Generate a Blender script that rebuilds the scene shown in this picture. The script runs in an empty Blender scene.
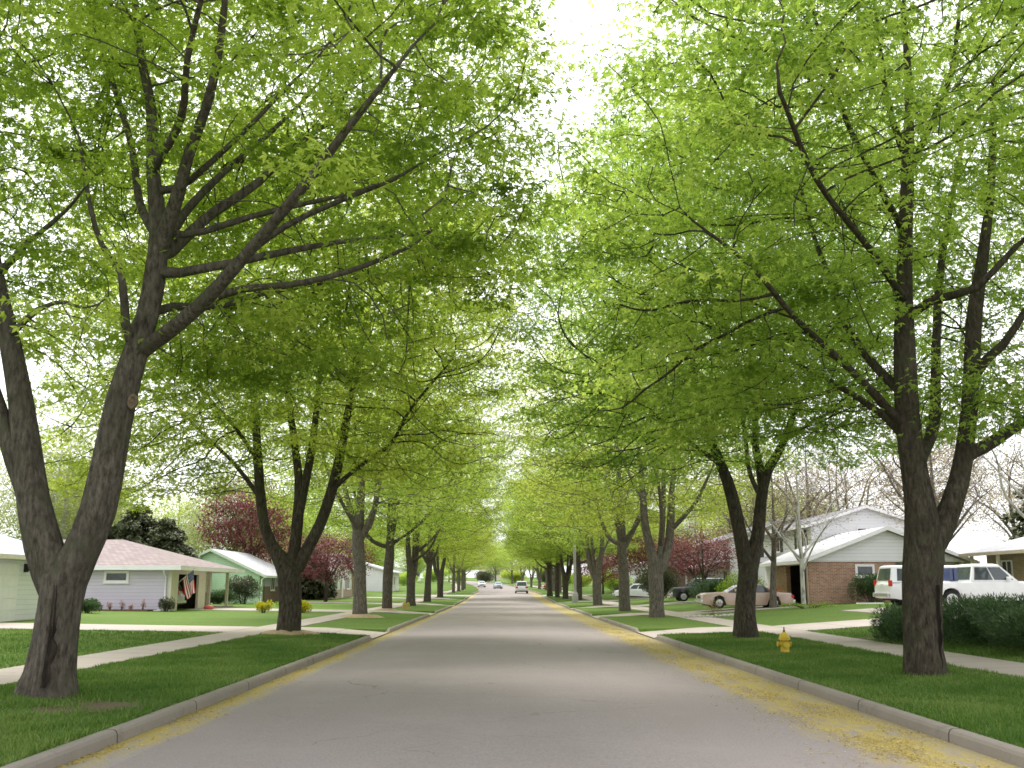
import bpy, math, random
import numpy as np
from mathutils import Vector, Matrix

SC = bpy.context.scene
COL = SC.collection
R = math.radians

# ------------------------------------------------------------------ camera, sky, sun, exposure
CAMZ, F, PITCH = 1.75, 1000.0, math.atan(202.5 / 1000)
YAW = math.atan(8 / 1000 * math.cos(PITCH))
cam = bpy.data.cameras.new("camera")
cam.sensor_width = 36.0
cam.lens = 36.0 * F / 1024
cam.clip_start, cam.clip_end = 0.1, 5000
cam_o = bpy.data.objects.new("camera", cam)
cam_o.location = (0, 0, CAMZ)
cam_o.rotation_euler = (math.pi / 2 + PITCH, 0, -YAW)
COL.objects.link(cam_o)
SC.camera = cam_o

SUN_EL, SUN_AZ = R(60), R(335)         # azimuth clockwise from +Y (the way the street runs)
world = bpy.data.worlds.new("World")
SC.world = world
world.use_nodes = True
wn, wl = world.node_tree.nodes, world.node_tree.links
wn.clear()
w_out = wn.new("ShaderNodeOutputWorld")
w_bg = wn.new("ShaderNodeBackground")
w_bg.inputs["Strength"].default_value = 0.12
sky = wn.new("ShaderNodeTexSky")
sky.sky_type = 'NISHITA'
sky.sun_disc = False
sky.sun_elevation = SUN_EL
sky.sun_rotation = SUN_AZ
sky.air_density, sky.dust_density, sky.ozone_density = 1.0, 4.0, 1.0
hs = wn.new("ShaderNodeHueSaturation")          # thin overcast: the blue mostly gone
hs.inputs["Saturation"].default_value = 0.12
hs.inputs["Value"].default_value = 1.0
wl.new(sky.outputs[0], hs.inputs["Color"])
veil = wn.new("ShaderNodeMix")                  # even white cloud veil over the sky
veil.data_type = 'RGBA'
veil.inputs[0].default_value = 0.65
wl.new(hs.outputs[0], veil.inputs[6])
veil.inputs[7].default_value = (6.6, 6.7, 6.9, 1)
wl.new(veil.outputs[2], w_bg.inputs["Color"])
wl.new(w_bg.outputs[0], w_out.inputs["Surface"])

sun = bpy.data.lights.new("sun", 'SUN')
sun.energy, sun.angle, sun.color = 1.5, R(24), (1.0, 0.95, 0.87)
sun_o = bpy.data.objects.new("sun", sun)
d = Vector((math.sin(SUN_AZ) * math.cos(SUN_EL), math.cos(SUN_AZ) * math.cos(SUN_EL), math.sin(SUN_EL)))
sun_o.rotation_euler = d.to_track_quat('Z', 'Y').to_euler()
sun_o.location = (0, 0, 60)
COL.objects.link(sun_o)

SC.view_settings.view_transform = 'Standard'
SC.view_settings.look = 'None'
SC.view_settings.gamma = 1.0
SC.view_settings.use_curve_mapping = False
SC.view_settings.exposure = 1.55
SC.render.engine = 'CYCLES'
SC.cycles.max_bounces = 8
SC.cycles.diffuse_bounces = 4
SC.cycles.transmission_bounces = 5
SC.cycles.glossy_bounces = 3
SC.cycles.use_denoising = True
SC.cycles.filter_width = 1.6

# ------------------------------------------------------------------ helpers
def ray(px, py):
    a, b = (px - 512) / F, (384 - py) / F
    y = math.cos(PITCH) - b * math.sin(PITCH)
    z = math.sin(PITCH) + b * math.cos(PITCH)
    return (a * math.cos(YAW) + y * math.sin(YAW), y * math.cos(YAW) - a * math.sin(YAW), z)

def at(px, py, Y):
    """the point at distance Y along the street that the photo shows at pixel px, py"""
    x, y, z = ray(px, py)
    t = Y / y
    return (x * t, Y, CAMZ + z * t)

def tag(o, label=None, cat=None, group=None, kind=None):
    if label: o["label"] = label
    if cat: o["category"] = cat
    if group: o["group"] = group
    if kind: o["kind"] = kind
    return o

def empty(name, loc, label=None, cat=None, group=None, rz=0.0):
    o = bpy.data.objects.new(name, None)
    o.empty_display_size = 0.2
    o.location = loc
    o.rotation_euler = (0, 0, rz)
    COL.objects.link(o)
    return tag(o, label, cat, group)

def origin(o):
    """where the thing an object belongs to stands (things are built unrotated)"""
    v = Vector((0, 0, 0))
    while o is not None:
        v += o.location
        o = o.parent
    return v

def copy_tree(o, parent=None):
    c = o.copy()
    COL.objects.link(c)
    c.parent = parent
    for ch in list(o.children):
        copy_tree(ch, c)
    return c

class MB:
    """collects vertices and faces, then links them as ONE mesh object"""
    def __init__(s):
        s.v, s.f, s.sm = [], [], []
    def add(s, vs, fs, smooth=False):
        n = len(s.v)
        s.v += [tuple(p) for p in vs]
        for f in fs:
            s.f.append(tuple(i + n for i in f))
            s.sm.append(smooth)
    def box(s, x0, x1, y0, y1, z0, z1):
        vs = [(x, y, z) for z in (z0, z1) for y in (y0, y1) for x in (x0, x1)]
        s.add(vs, [(0, 2, 3, 1), (4, 5, 7, 6), (0, 1, 5, 4), (2, 6, 7, 3), (0, 4, 6, 2), (1, 3, 7, 5)])
        return s
    def prism(s, poly, axis, a, b):
        """poly: 2D points in the other two axes, extruded from a to b along axis"""
        def P(p, t):
            return {'x': (t, p[0], p[1]), 'y': (p[0], t, p[1]), 'z': (p[0], p[1], t)}[axis]
        n = len(poly)
        vs = [P(p, a) for p in poly] + [P(p, b) for p in poly]
        fs = [tuple(range(n)), tuple(range(2 * n - 1, n - 1, -1))]
        fs += [(i, i + n, (i + 1) % n + n, (i + 1) % n) for i in range(n)]
        s.add(vs, fs)
        return s
    def quad(s, a, b, c, d_):
        s.add([a, b, c, d_], [(0, 1, 2, 3)])
        return s
    def tube(s, pts, rad, k=8, caps=True):
        v, f = tube_arrays(np.array(pts, float), np.array(rad, float) if hasattr(rad, '__len__') else np.full(len(pts), rad), k)
        n = len(pts)
        s.add([tuple(p) for p in v], [tuple(q) for q in f], True)
        if caps:
            s.add([tuple(p) for p in v[:k]], [tuple(range(k - 1, -1, -1))])
            s.add([tuple(p) for p in v[-k:]], [tuple(range(k))])
        return s
    def lathe(s, prof, c=(0, 0, 0), k=14, axis='z'):
        """prof: (radius, height) pairs"""
        vs = []
        for r, h in prof:
            for j in range(k):
                a = 2 * math.pi * j / k
                p = (r * math.cos(a), r * math.sin(a), h)
                if axis == 'x': p = (p[2], p[0], p[1])
                if axis == 'y': p = (p[0], p[2], p[1])
                vs.append((p[0] + c[0], p[1] + c[1], p[2] + c[2]))
        fs = []
        for i in range(len(prof) - 1):
            for j in range(k):
                a, b = i * k + j, i * k + (j + 1) % k
                fs.append((a, b, b + k, a + k))
        s.add(vs, fs, True)
        s.add(vs[:k], [tuple(range(k - 1, -1, -1))])
        s.add(vs[-k:], [tuple(range(k))])
        return s
    def build(s, name, mat, parent=None, bevel=0.0):
        o_ = origin(parent) if parent is not None else Vector((0, 0, 0))
        me = bpy.data.meshes.new(name)
        me.from_pydata([(p[0] - o_.x, p[1] - o_.y, p[2] - o_.z) for p in s.v], [], s.f)
        me.polygons.foreach_set("use_smooth", s.sm)
        me.materials.append(mat)
        me.update()
        o = bpy.data.objects.new(name, me)
        COL.objects.link(o)
        o.parent = parent
        if bevel > 0:
            m = o.modifiers.new("bevel", 'BEVEL')
            m.width, m.segments, m.limit_method = bevel, 2, 'ANGLE'
        return o

def np_object(name, v, faces, mats, parent=None, smooth=False, tone=None, matidx=None):
    """v Nx3, faces MxK (one size)"""
    me = bpy.data.meshes.new(name)
    m, k = faces.shape
    me.vertices.add(len(v))
    me.vertices.foreach_set("co", np.ascontiguousarray(v, np.float32).ravel())
    me.loops.add(m * k)
    me.loops.foreach_set("vertex_index", np.ascontiguousarray(faces, np.int32).ravel())
    me.polygons.add(m)
    me.polygons.foreach_set("loop_start", np.arange(0, m * k, k, dtype=np.int32))
    me.polygons.foreach_set("use_smooth", np.full(m, smooth))
    for mt in mats: me.materials.append(mt)
    if matidx is not None:
        me.polygons.foreach_set("material_index", matidx.astype(np.int32))
    if tone is not None:
        at_ = me.attributes.new("tone", 'FLOAT', 'FACE')
        at_.data.foreach_set("value", tone.astype(np.float32))
    me.update(calc_edges=True)
    o = bpy.data.objects.new(name, me)
    COL.objects.link(o)
    o.parent = parent
    return o

def tube_arrays(p, r, k, wob=0.0, seed=0):
    n = len(p)
    t = np.zeros_like(p)
    t[1:-1] = p[2:] - p[:-2]
    t[0], t[-1] = p[1] - p[0], p[-1] - p[-2]
    t /= np.linalg.norm(t, axis=1)[:, None] + 1e-9
    u = np.zeros_like(p)
    ref = np.array([1.0, 0, 0]) if abs(t[0][0]) < 0.8 else np.array([0, 1.0, 0])
    u0 = ref - t[0] * ref.dot(t[0])
    u[0] = u0 / np.linalg.norm(u0)
    for i in range(1, n):
        w = u[i - 1] - t[i] * u[i - 1].dot(t[i])
        u[i] = w / (np.linalg.norm(w) + 1e-9)
    b = np.cross(t, u)
    a = np.arange(k) * 2 * math.pi / k
    rr = r[:, None] * np.ones((1, k))
    if wob > 0:
        h = np.arange(n)[:, None] * 0.45
        h0 = np.concatenate([[0], np.cumsum(np.linalg.norm(np.diff(p, axis=0), axis=1))])[:, None]
        wob = wob * (1 + 1.6 * np.exp(-h0 / .5))
        rr = rr * (1 + wob * (np.sin(a * 3 + seed + h * 0.6) * 0.5 + np.sin(a * 5 + 2 * seed - h * 0.9) * 0.3 + np.sin(a * 2 + h * 1.3 + seed * 3) * 0.5))
    v = p[:, None, :] + rr[:, :, None] * (np.cos(a)[None, :, None] * u[:, None, :] + np.sin(a)[None, :, None] * b[:, None, :])
    v = v.reshape(-1, 3)
    i, j = np.meshgrid(np.arange(n - 1), np.arange(k), indexing='ij')
    q = np.stack([i * k + j, i * k + (j + 1) % k, (i + 1) * k + (j + 1) % k, (i + 1) * k + j], -1).reshape(-1, 4)
    return v, q

# ------------------------------------------------------------------ materials
def mat(name, c1, c2=None, scale=4.0, rough=0.8, bump=0.0, bscale=30.0, stretch=(1, 1, 1), spec=0.25, metal=0.0, detail=5.0, coat=0.0, lo=0.35, hi=0.65):
    m = bpy.data.materials.new(name)
    m.use_nodes = True
    nt = m.node_tree
    b = nt.nodes["Principled BSDF"]
    b.inputs["Roughness"].default_value = rough
    b.inputs["Specular IOR Level"].default_value = spec
    b.inputs["Metallic"].default_value = metal
    b.inputs["Coat Weight"].default_value = coat
    b.inputs["Base Color"].default_value = (*c1, 1)
    tc = nt.nodes.new("ShaderNodeTexCoord")
    mp = nt.nodes.new("ShaderNodeMapping")
    mp.inputs["Scale"].default_value = stretch
    nt.links.new(tc.outputs["Object"], mp.inputs["Vector"])
    if c2 is not None:
        n = nt.nodes.new("ShaderNodeTexNoise")
        n.inputs["Scale"].default_value = scale
        n.inputs["Detail"].default_value = detail
        n.inputs["Roughness"].default_value = 0.65
        nt.links.new(mp.outputs[0], n.inputs["Vector"])
        r_ = nt.nodes.new("ShaderNodeValToRGB")
        r_.color_ramp.elements[0].position, r_.color_ramp.elements[1].position = lo, hi
        r_.color_ramp.elements[0].color, r_.color_ramp.elements[1].color = (*c1, 1), (*c2, 1)
        nt.links.new(n.outputs["Fac"], r_.inputs["Fac"])
        nt.links.new(r_.outputs["Color"], b.inputs["Base Color"])
    if bump > 0:
        n2 = nt.nodes.new("ShaderNodeTexNoise")
        n2.inputs["Scale"].default_value = bscale
        n2.inputs["Detail"].default_value = 4
        nt.links.new(mp.outputs[0], n2.inputs["Vector"])
        bp = nt.nodes.new("ShaderNodeBump")
        bp.inputs["Strength"].default_value = bump
        bp.inputs["Distance"].default_value = 0.02
        nt.links.new(n2.outputs["Fac"], bp.inputs["Height"])
        nt.links.new(bp.outputs[0], b.inputs["Normal"])
    return m

class NT:
    """small wrapper for writing node graphs"""
    def __init__(s, name):
        s.m = bpy.data.materials.new(name)
        s.m.use_nodes = True
        s.nt = s.m.node_tree
        s.b = s.nt.nodes["Principled BSDF"]
        s.out = s.nt.nodes["Material Output"]
    def n(s, typ, ins=None, **kw):
        nd = s.nt.nodes.new(typ)
        for k, v in kw.items(): setattr(nd, k, v)
        for k, v in (ins or {}).items():
            if isinstance(v, bpy.types.NodeSocket): s.nt.links.new(v, nd.inputs[k])
            else: nd.inputs[k].default_value = v
        return nd
    def math(s, op, a, b=0.0, clamp=False):
        return s.n("ShaderNodeMath", {0: a, 1: b}, operation=op, use_clamp=clamp).outputs[0]
    def noise(s, vec, scale, detail=4.0, rough=0.6):
        return s.n("ShaderNodeTexNoise", {"Vector": vec, "Scale": scale, "Detail": detail, "Roughness": rough}).outputs["Fac"]
    def ramp(s, fac, stops):
        r_ = s.n("ShaderNodeValToRGB", {"Fac": fac})
        e = r_.color_ramp.elements
        while len(e) < len(stops): e.new(0.5)
        for i, (p, c) in enumerate(stops):
            e[i].position = p
            e[i].color = (*c, 1) if len(c) == 3 else c
        return r_.outputs["Color"]
    def mix(s, fac, a, b):
        nd = s.n("ShaderNodeMix", data_type='RGBA')
        for i, v in ((0, fac), (6, a), (7, b)):
            if isinstance(v, bpy.types.NodeSocket): s.nt.links.new(v, nd.inputs[i])
            else: nd.inputs[i].default_value = (*v, 1) if isinstance(v, tuple) and len(v) == 3 else v
        return nd.outputs[2]
    def link(s, a, b): s.nt.links.new(a, b)
    def base(s, c): s.nt.links.new(c, s.b.inputs["Base Color"])
    def bump(s, h, strength=0.4, dist=0.02):
        bp = s.n("ShaderNodeBump", {"Height": h, "Strength": strength, "Distance": dist})
        s.nt.links.new(bp.outputs[0], s.b.inputs["Normal"])

def leaf_mat(name, a, b, c, trans=0.45, hue_var=0.03):
    t = NT(name)
    tone = t.n("ShaderNodeAttribute", attribute_name="tone").outputs["Fac"]
    col = t.ramp(tone, [(0.0, a), (0.55, b), (1.0, c)])
    rnd = t.n("ShaderNodeObjectInfo").outputs["Random"]
    h = t.n("ShaderNodeHueSaturation", {"Color": col, "Saturation": 1.0,
            "Hue": t.math('ADD', 0.5 - hue_var / 2, t.math('MULTIPLY', rnd, hue_var)), "Value": 1.0}).outputs[0]
    t.base(h)
    t.b.inputs["Roughness"].default_value = 0.55
    t.b.inputs["Specular IOR Level"].default_value = 0.25
    tr = t.n("ShaderNodeBsdfTranslucent", {"Color": t.n("ShaderNodeHueSaturation", {"Color": h, "Saturation": 1.05, "Value": 1.5}).outputs[0]})
    mx = t.n("ShaderNodeMixShader", {0: trans})
    t.link(t.b.outputs[0], mx.inputs[1])
    t.link(tr.outputs[0], mx.inputs[2])
    t.link(mx.outputs[0], t.out.inputs["Surface"])
    return t.m

def bark_mat(name, c1, c2, c3, vs=9.0, moss=None):
    t = NT(name)
    tc = t.n("ShaderNodeTexCoord").outputs["Object"]
    mp = t.n("ShaderNodeMapping", {"Vector": tc, "Scale": (1, 1, 0.3)}).outputs[0]
    n1 = t.noise(mp, vs * 1.7, 6, 0.7)
    n2 = t.noise(tc, 1.3, 4)
    n3 = t.noise(tc, 22, 3)
    col = t.ramp(n1, [(0.33, c1), (0.5, c2), (0.68, c3)])
    col = t.mix(t.math('MULTIPLY', t.math('SUBTRACT', n2, 0.42, True), 2.2, True), col, tuple(x * 0.62 for x in c2))
    if moss:
        col = t.mix(t.math('MULTIPLY', t.math('SUBTRACT', t.noise(tc, 2.7, 5), 0.52, True), 4.0, True), col, moss)
    t.base(col)
    t.b.inputs["Roughness"].default_value = 0.95
    t.b.inputs["Specular IOR Level"].default_value = 0.1
    t.bump(t.math('ADD', n1, t.math('MULTIPLY', n3, 0.3)), 0.9, 0.035)
    return t.m

M = {}
M['bark'] = bark_mat("maple bark", (0.032, 0.027, 0.021), (0.092, 0.079, 0.064), (0.165, 0.145, 0.12), moss=(0.08, 0.082, 0.05))
M['bark_dark'] = bark_mat("dark maple bark", (0.021, 0.017, 0.013), (0.06, 0.05, 0.038), (0.11, 0.094, 0.07), moss=(0.06, 0.064, 0.034))
M['bark_grey'] = bark_mat("grey maple bark", (0.055, 0.047, 0.04), (0.14, 0.122, 0.104), (0.23, 0.205, 0.175))
M['bark_birch'] = bark_mat("white birch bark", (0.10, 0.09, 0.08), (0.5, 0.48, 0.45), (0.68, 0.66, 0.63), vs=3)
M['scar'] = mat("rotten dark wood", (0.008, 0.006, 0.005), (0.05, 0.04, 0.03), 9, 1.0, 0.8, 20, (1, 1, .25))
M['callus'] = mat("pale callus wood", (0.09, 0.06, 0.04), (0.2, 0.15, 0.1), 14, 1.0, 0.6, 25)
M['leaf_near'] = leaf_mat("fresh maple leaves", (0.13, 0.195, 0.026), (0.29, 0.37, 0.055), (0.46, 0.515, 0.12), 0.64, 0.02)
M['leaf_green'] = leaf_mat("green maple leaves", (0.105, 0.185, 0.028), (0.235, 0.345, 0.06), (0.40, 0.495, 0.12), 0.63, 0.02)
M['leaf_far'] = leaf_mat("young yellow green maple leaves", (0.17, 0.25, 0.035), (0.32, 0.40, 0.075), (0.50, 0.55, 0.18), 0.64, 0.03)
M['leaf_red'] = leaf_mat("crabapple purple leaves", (0.07, 0.018, 0.018), (0.16, 0.045, 0.045), (0.3, 0.12, 0.12), 0.35, 0.02)
M['leaf_dark'] = leaf_mat("spruce needles", (0.035, 0.05, 0.022), (0.085, 0.10, 0.045), (0.16, 0.165, 0.085), 0.15, 0.02)
M['leaf_juniper'] = leaf_mat("juniper needles", (0.028, 0.06, 0.022), (0.06, 0.11, 0.036), (0.115, 0.17, 0.06), 0.2, 0.01)
M['leaf_pale'] = leaf_mat("pale willow leaves", (0.2, 0.24, 0.06), (0.3, 0.34, 0.12), (0.42, 0.44, 0.2), 0.45, 0.03)
M['leaf_tan'] = leaf_mat("tan spring buds", (0.17, 0.10, 0.06), (0.26, 0.21, 0.11), (0.36, 0.34, 0.2), 0.35, 0.03)
M['leaf_yellow'] = leaf_mat("yellow shrub leaves", (0.25, 0.28, 0.02), (0.42, 0.4, 0.03), (0.55, 0.5, 0.05), 0.4, 0.01)
M['leaf_lime'] = leaf_mat("lime shrub leaves", (0.14, 0.22, 0.02), (0.22, 0.32, 0.04), (0.34, 0.42, 0.06), 0.4, 0.01)
# ------------------------------------------------------------------ lie of the land
RL, RRT = -4.4, 5.1                      # kerb faces, left and right of the camera
PY = np.array([-60, 60, 95, 122, 150, 205, 240, 272, 330, 420, 560, 800, 2500.])
PZ = np.array([0, 0, .04, .3, .74, .95, 1.45, 2.05, 3.0, 4.2, 5.5, 7, 9.])
_k = np.ones(15) / 15
_yy = np.arange(-60, 2500, 2.0)
_zz = np.convolve(np.pad(np.interp(_yy, PY, PZ), 7, 'edge'), _k, 'valid')
def prof(y): return np.interp(y, _yy, _zz)
def cx(y):
    y = np.asarray(y, float)
    return -np.clip(y - 165, 0, None) ** 2 * 0.00036
DL = np.array([0, 3.4, 5.0, 15.4, 28, 60, 400]); ZL = np.array([.14, .2, .22, .38, .55, .9, 2.])
DR = np.array([0, 3.6, 5.2, 9, 14.8, 25, 60, 400]); ZR = np.array([.14, .2, .24, .5, .88, 1.05, 1.3, 2.])
CROSS = (131.0, 140.5)
# driveways: side, y0, y1 at the kerb, how far they run (x), material tint
DRIVES = [(-1, 34.9, 39.3, -19.9), (-1, 61.6, 66.5, -19.1), (-1, 87.5, 91.5, -18), (-1, 112, 116, -17),
          (1, 35.2, 39.4, 30.0), (1, 56.0, 60.4, 16.9), (1, 77.0, 81.2, 19.6), (1, 98.5, 102.5, 18)]
def cross_fac(y):
    y = np.asarray(y, float)
    return np.clip(np.maximum((CROSS[0] - y) / 2.5, (y - CROSS[1]) / 2.5), 0.0, 1.0)
def ground(x, y, dip=True):
    x, y = np.asarray(x, float), np.asarray(y, float)
    u = x - cx(y)
    l = np.where(u < 0, np.interp(RL - u, DL, ZL), np.interp(u - RRT, DR, ZR))
    return prof(y) + l * (0.1 + 0.9 * cross_fac(y))
def gz(x, y): return float(ground(x, y))

# ground sheet: follows the land, sunk under the road and under the driveway mouths
ys = set(np.round(np.concatenate([np.arange(-30, 60, 1.5), np.arange(60, 160, 3), np.arange(160, 420, 10), np.arange(420, 900, 60), [1200, 1800, 2400]]), 2))
for s_, y0, y1, xe in DRIVES:
    for e in (y0, y1):
        ys |= {e - 0.02, e + 0.02}
for e in CROSS: ys |= {e - 2.5, e, e + .01}
ys = np.array(sorted(ys))
dl = np.array([0.14, 0.16, 0.6, 1.2, 2, 3.4, 4.2, 5, 6.5, 8, 10, 12, 15.4, 20, 28, 40, 60, 120, 400, 1500])
us = np.concatenate([RL - dl[::-1], [RL - 0.08, RL - 0.06, RRT + 0.06, RRT + 0.08], RRT + dl])
U, YY = np.meshgrid(us, ys)
X = U + cx(YY)
Z = ground(X, YY)
inroad = (U > RL - 0.1) & (U < RRT + 0.1)
Z[inroad] = prof(YY[inroad]) - 0.3
for s_, y0, y1, xe in DRIVES:
    mm = (YY > y0) & (YY < y1) & (((U < RL) & (U > RL - 2.1)) if s_ < 0 else ((U > RRT) & (U < RRT + 2.1)))
    Z[mm] -= 0.16
mm = (YY > CROSS[0]) & (YY < CROSS[1])
Z[mm] -= 0.1
n_, m_ = U.shape
i, j = np.meshgrid(np.arange(n_ - 1), np.arange(m_ - 1), indexing='ij')
quads = np.stack([i * m_ + j, i * m_ + j + 1, (i + 1) * m_ + j + 1, (i + 1) * m_ + j], -1).reshape(-1, 4)

BARE = [(-6.55, 15.15, .75), (-5.35, 14.3, 1.25), (-5.9, 13.6, .8), (7.6, 31.8, 1.1), (7.6, 18.6, .8), (10.3, 26.5, .9), (-7.1, 34.0, .9), (7.9, 53, .9), (10.6, 30, .8)]
t = NT("lawn")
pos = t.n("ShaderNodeNewGeometry").outputs["Position"]
n1, n2, n3 = t.noise(pos, 0.35, 4), t.noise(pos, 9.0, 5, .7), t.noise(pos, 60, 3)
col = t.ramp(n2, [(0.3, (0.05, 0.092, 0.014)), (0.5, (0.085, 0.148, 0.025)), (0.72, (0.14, 0.2, 0.05))])
col = t.mix(t.math('MULTIPLY', t.math('SUBTRACT', n1, 0.45, True), 3.0, True), col, t.ramp(n3, [(0.3, (0.085, 0.13, 0.026)), (0.7, (0.14, 0.18, 0.05))]))
wob = t.math('MULTIPLY', t.math('SUBTRACT', t.noise(pos, 2.2, 5, .7), 0.5), 2.2)
bare = None
for bx_, by_, br_ in BARE:
    dd = t.n("ShaderNodeVectorMath", {0: pos, 1: (bx_, by_, gz(bx_, by_))}, operation='DISTANCE').outputs["Value"]
    f_ = t.math('SUBTRACT', 1.0, t.math('ADD', t.math('DIVIDE', dd, br_), wob), True)
    bare = f_ if bare is None else t.math('MAXIMUM', bare, f_)
col = t.mix(t.math('MULTIPLY', bare, 1.6, True), col, t.ramp(n3, [(0.3, (0.07, 0.055, 0.035)), (0.7, (0.17, 0.14, 0.09))]))
t.base(col)
t.b.inputs["Roughness"].default_value = 0.95
t.b.inputs["Specular IOR Level"].default_value = 0.1
t.bump(n2, 0.6, 0.03)
M['lawn'] = t.m
tag(np_object("ground", np.stack([X, YY, Z], -1).reshape(-1, 3), quads, [M['lawn']], None, True), kind='structure')

# road
t = NT("worn road surface")
pos = t.n("ShaderNodeNewGeometry").outputs["Position"]
sx = t.n("ShaderNodeSeparateXYZ", {0: pos})
px_, py_ = sx.outputs[0], sx.outputs[1]
n1 = t.noise(pos, 0.5, 5, .6)
n2 = t.noise(pos, 38, 3, .7)
strk = t.n("ShaderNodeMapping", {"Vector": pos, "Scale": (1, 0.05, 1)}).outputs[0]
n3 = t.noise(strk, 1.4, 5, .6)
col = t.ramp(n2, [(0.25, (0.175, 0.15, 0.147)), (0.5, (0.24, 0.21, 0.206)), (0.78, (0.32, 0.284, 0.278))])
col = t.mix(t.math('MULTIPLY', t.math('SUBTRACT', n3, 0.4, True), 1.6, True), col, (0.225, 0.19, 0.18))
col = t.mix(t.math('MULTIPLY', t.math('SUBTRACT', n1, 0.48, True), 1.6, True), col, (0.295, 0.257, 0.247))
# small stains and patches
st = t.math('MULTIPLY', t.math('SUBTRACT', t.noise(t.n("ShaderNodeMapping", {"Vector": pos, "Scale": (.7, .45, 1)}).outputs[0], 1.9, 6, .7), 0.66, True), 7.0, True)
col = t.mix(st, col, (0.13, 0.118, 0.105))
# hairline cracks and a few tar filled seams
wp = t.n("ShaderNodeVectorMath", {0: pos, 1: t.n("ShaderNodeVectorMath", {0: t.n("ShaderNodeTexNoise", {"Vector": pos, "Scale": 1.1, "Detail": 5.0}).outputs["Color"], 1: (1.3, 1.3, 0)}, operation='MULTIPLY').outputs[0]}, operation='ADD').outputs[0]
vor = t.n("ShaderNodeTexVoronoi", {"Vector": wp, "Scale": 0.23}, feature='DISTANCE_TO_EDGE').outputs["Distance"]
crk = t.math('MULTIPLY', t.math('LESS_THAN', vor, 0.0035), t.math('MULTIPLY', t.math('SUBTRACT', t.noise(pos, .21, 3), .44, True), 6.0, True))
col = t.mix(t.math('MULTIPLY', crk, .62), col, (0.1, 0.09, 0.085))
seam = t.math('LESS_THAN', t.math('ABSOLUTE', t.math('ADD', t.math('SUBTRACT', px_, .38), t.math('MULTIPLY', t.math('SUBTRACT', t.noise(pos, .5, 5), .5), .12))), .012)
# paler gutter pans, about 0.6 m wide
gl = t.math('MULTIPLY', t.math('SUBTRACT', RL + 0.55, px_, True), 40.0, True)
gr = t.math('MULTIPLY', t.math('SUBTRACT', px_, RRT - 0.62, True), 40.0, True)
gut = t.math('MULTIPLY', t.math('MAXIMUM', gl, gr), t.math('LESS_THAN', py_, 165.0))
col = t.mix(t.math('MULTIPLY', gut, 0.35), col, t.ramp(n2, [(0.3, (0.24, 0.22, 0.2)), (0.7, (0.36, 0.34, 0.31))]))
# fallen yellow maple flowers drifted along the gutters
edge = t.math('MULTIPLY', t.math('SUBTRACT', t.noise(t.n("ShaderNodeMapping", {"Vector": pos, "Scale": (1, .35, 1)}).outputs[0], 1.6, 6, .75), 0.5), 1.3)
fr = t.math('ADD', t.math('SUBTRACT', px_, 3.62), edge)             # right: broad drift
mr = t.math('MULTIPLY', fr, 2.2, True)
fade_r = t.math('SUBTRACT', 1.0, t.math('MULTIPLY', t.math('SUBTRACT', px_, 4.6, True), 0.8, True))
mr = t.math('MULTIPLY', mr, fade_r)
fl = t.math('ADD', t.math('SUBTRACT', -3.85, px_), t.math('MULTIPLY', edge, 0.95))   # left: a thin line
ml = t.math('MULTIPLY', fl, 3.2, True)
speck = t.math('MULTIPLY', t.math('SUBTRACT', t.noise(pos, 7.0, 8, .85), 0.39, True), 9.0, True)
strand = t.math('MULTIPLY', t.math('SUBTRACT', t.noise(t.n("ShaderNodeMapping", {"Vector": pos, "Scale": (1, .3, 1)}).outputs[0], 3.0, 6, .8), 0.36, True), 6.0, True)
msk = t.math('MULTIPLY', t.math('MULTIPLY', t.math('MAXIMUM', mr, ml), t.math('LESS_THAN', py_, 165.0)), t.math('ADD', t.math('MULTIPLY', t.math('MULTIPLY', speck, strand), .62), t.math('MULTIPLY', strand, .5)), True)
ycol = t.ramp(t.noise(pos, 30, 4, .8), [(0.3, (0.2, 0.155, 0.06)), (0.5, (0.36, 0.28, 0.085)), (0.7, (0.48, 0.39, 0.13))])
col = t.mix(msk, col, ycol)
t.base(col)
t.b.inputs["Roughness"].default_value = 0.9
t.b.inputs["Specular IOR Level"].default_value = 0.2
t.bump(t.math('ADD', n2, t.math('MULTIPLY', msk, 0.6)), 0.35, 0.01)
M['road'] = t.m

yr = np.concatenate([np.arange(-30, 120, 3), np.arange(120, 430, 5)])
fr_ = np.linspace(0, 1, 9)
UU, YR = np.meshgrid(RL + (RRT - RL) * fr_, yr)
ZR_ = prof(YR) + 0.07 * (1 - ((UU - 0.35) / 4.75) ** 2)
n_, m_ = UU.shape
i, j = np.meshgrid(np.arange(n_ - 1), np.arange(m_ - 1), indexing='ij')
q_ = np.stack([i * m_ + j, i * m_ + j + 1, (i + 1) * m_ + j + 1, (i + 1) * m_ + j], -1).reshape(-1, 4)
tag(np_object("road", np.stack([UU + cx(YR), YR, ZR_], -1).reshape(-1, 3), q_, [M['road']], None, True), kind='structure')

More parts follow.
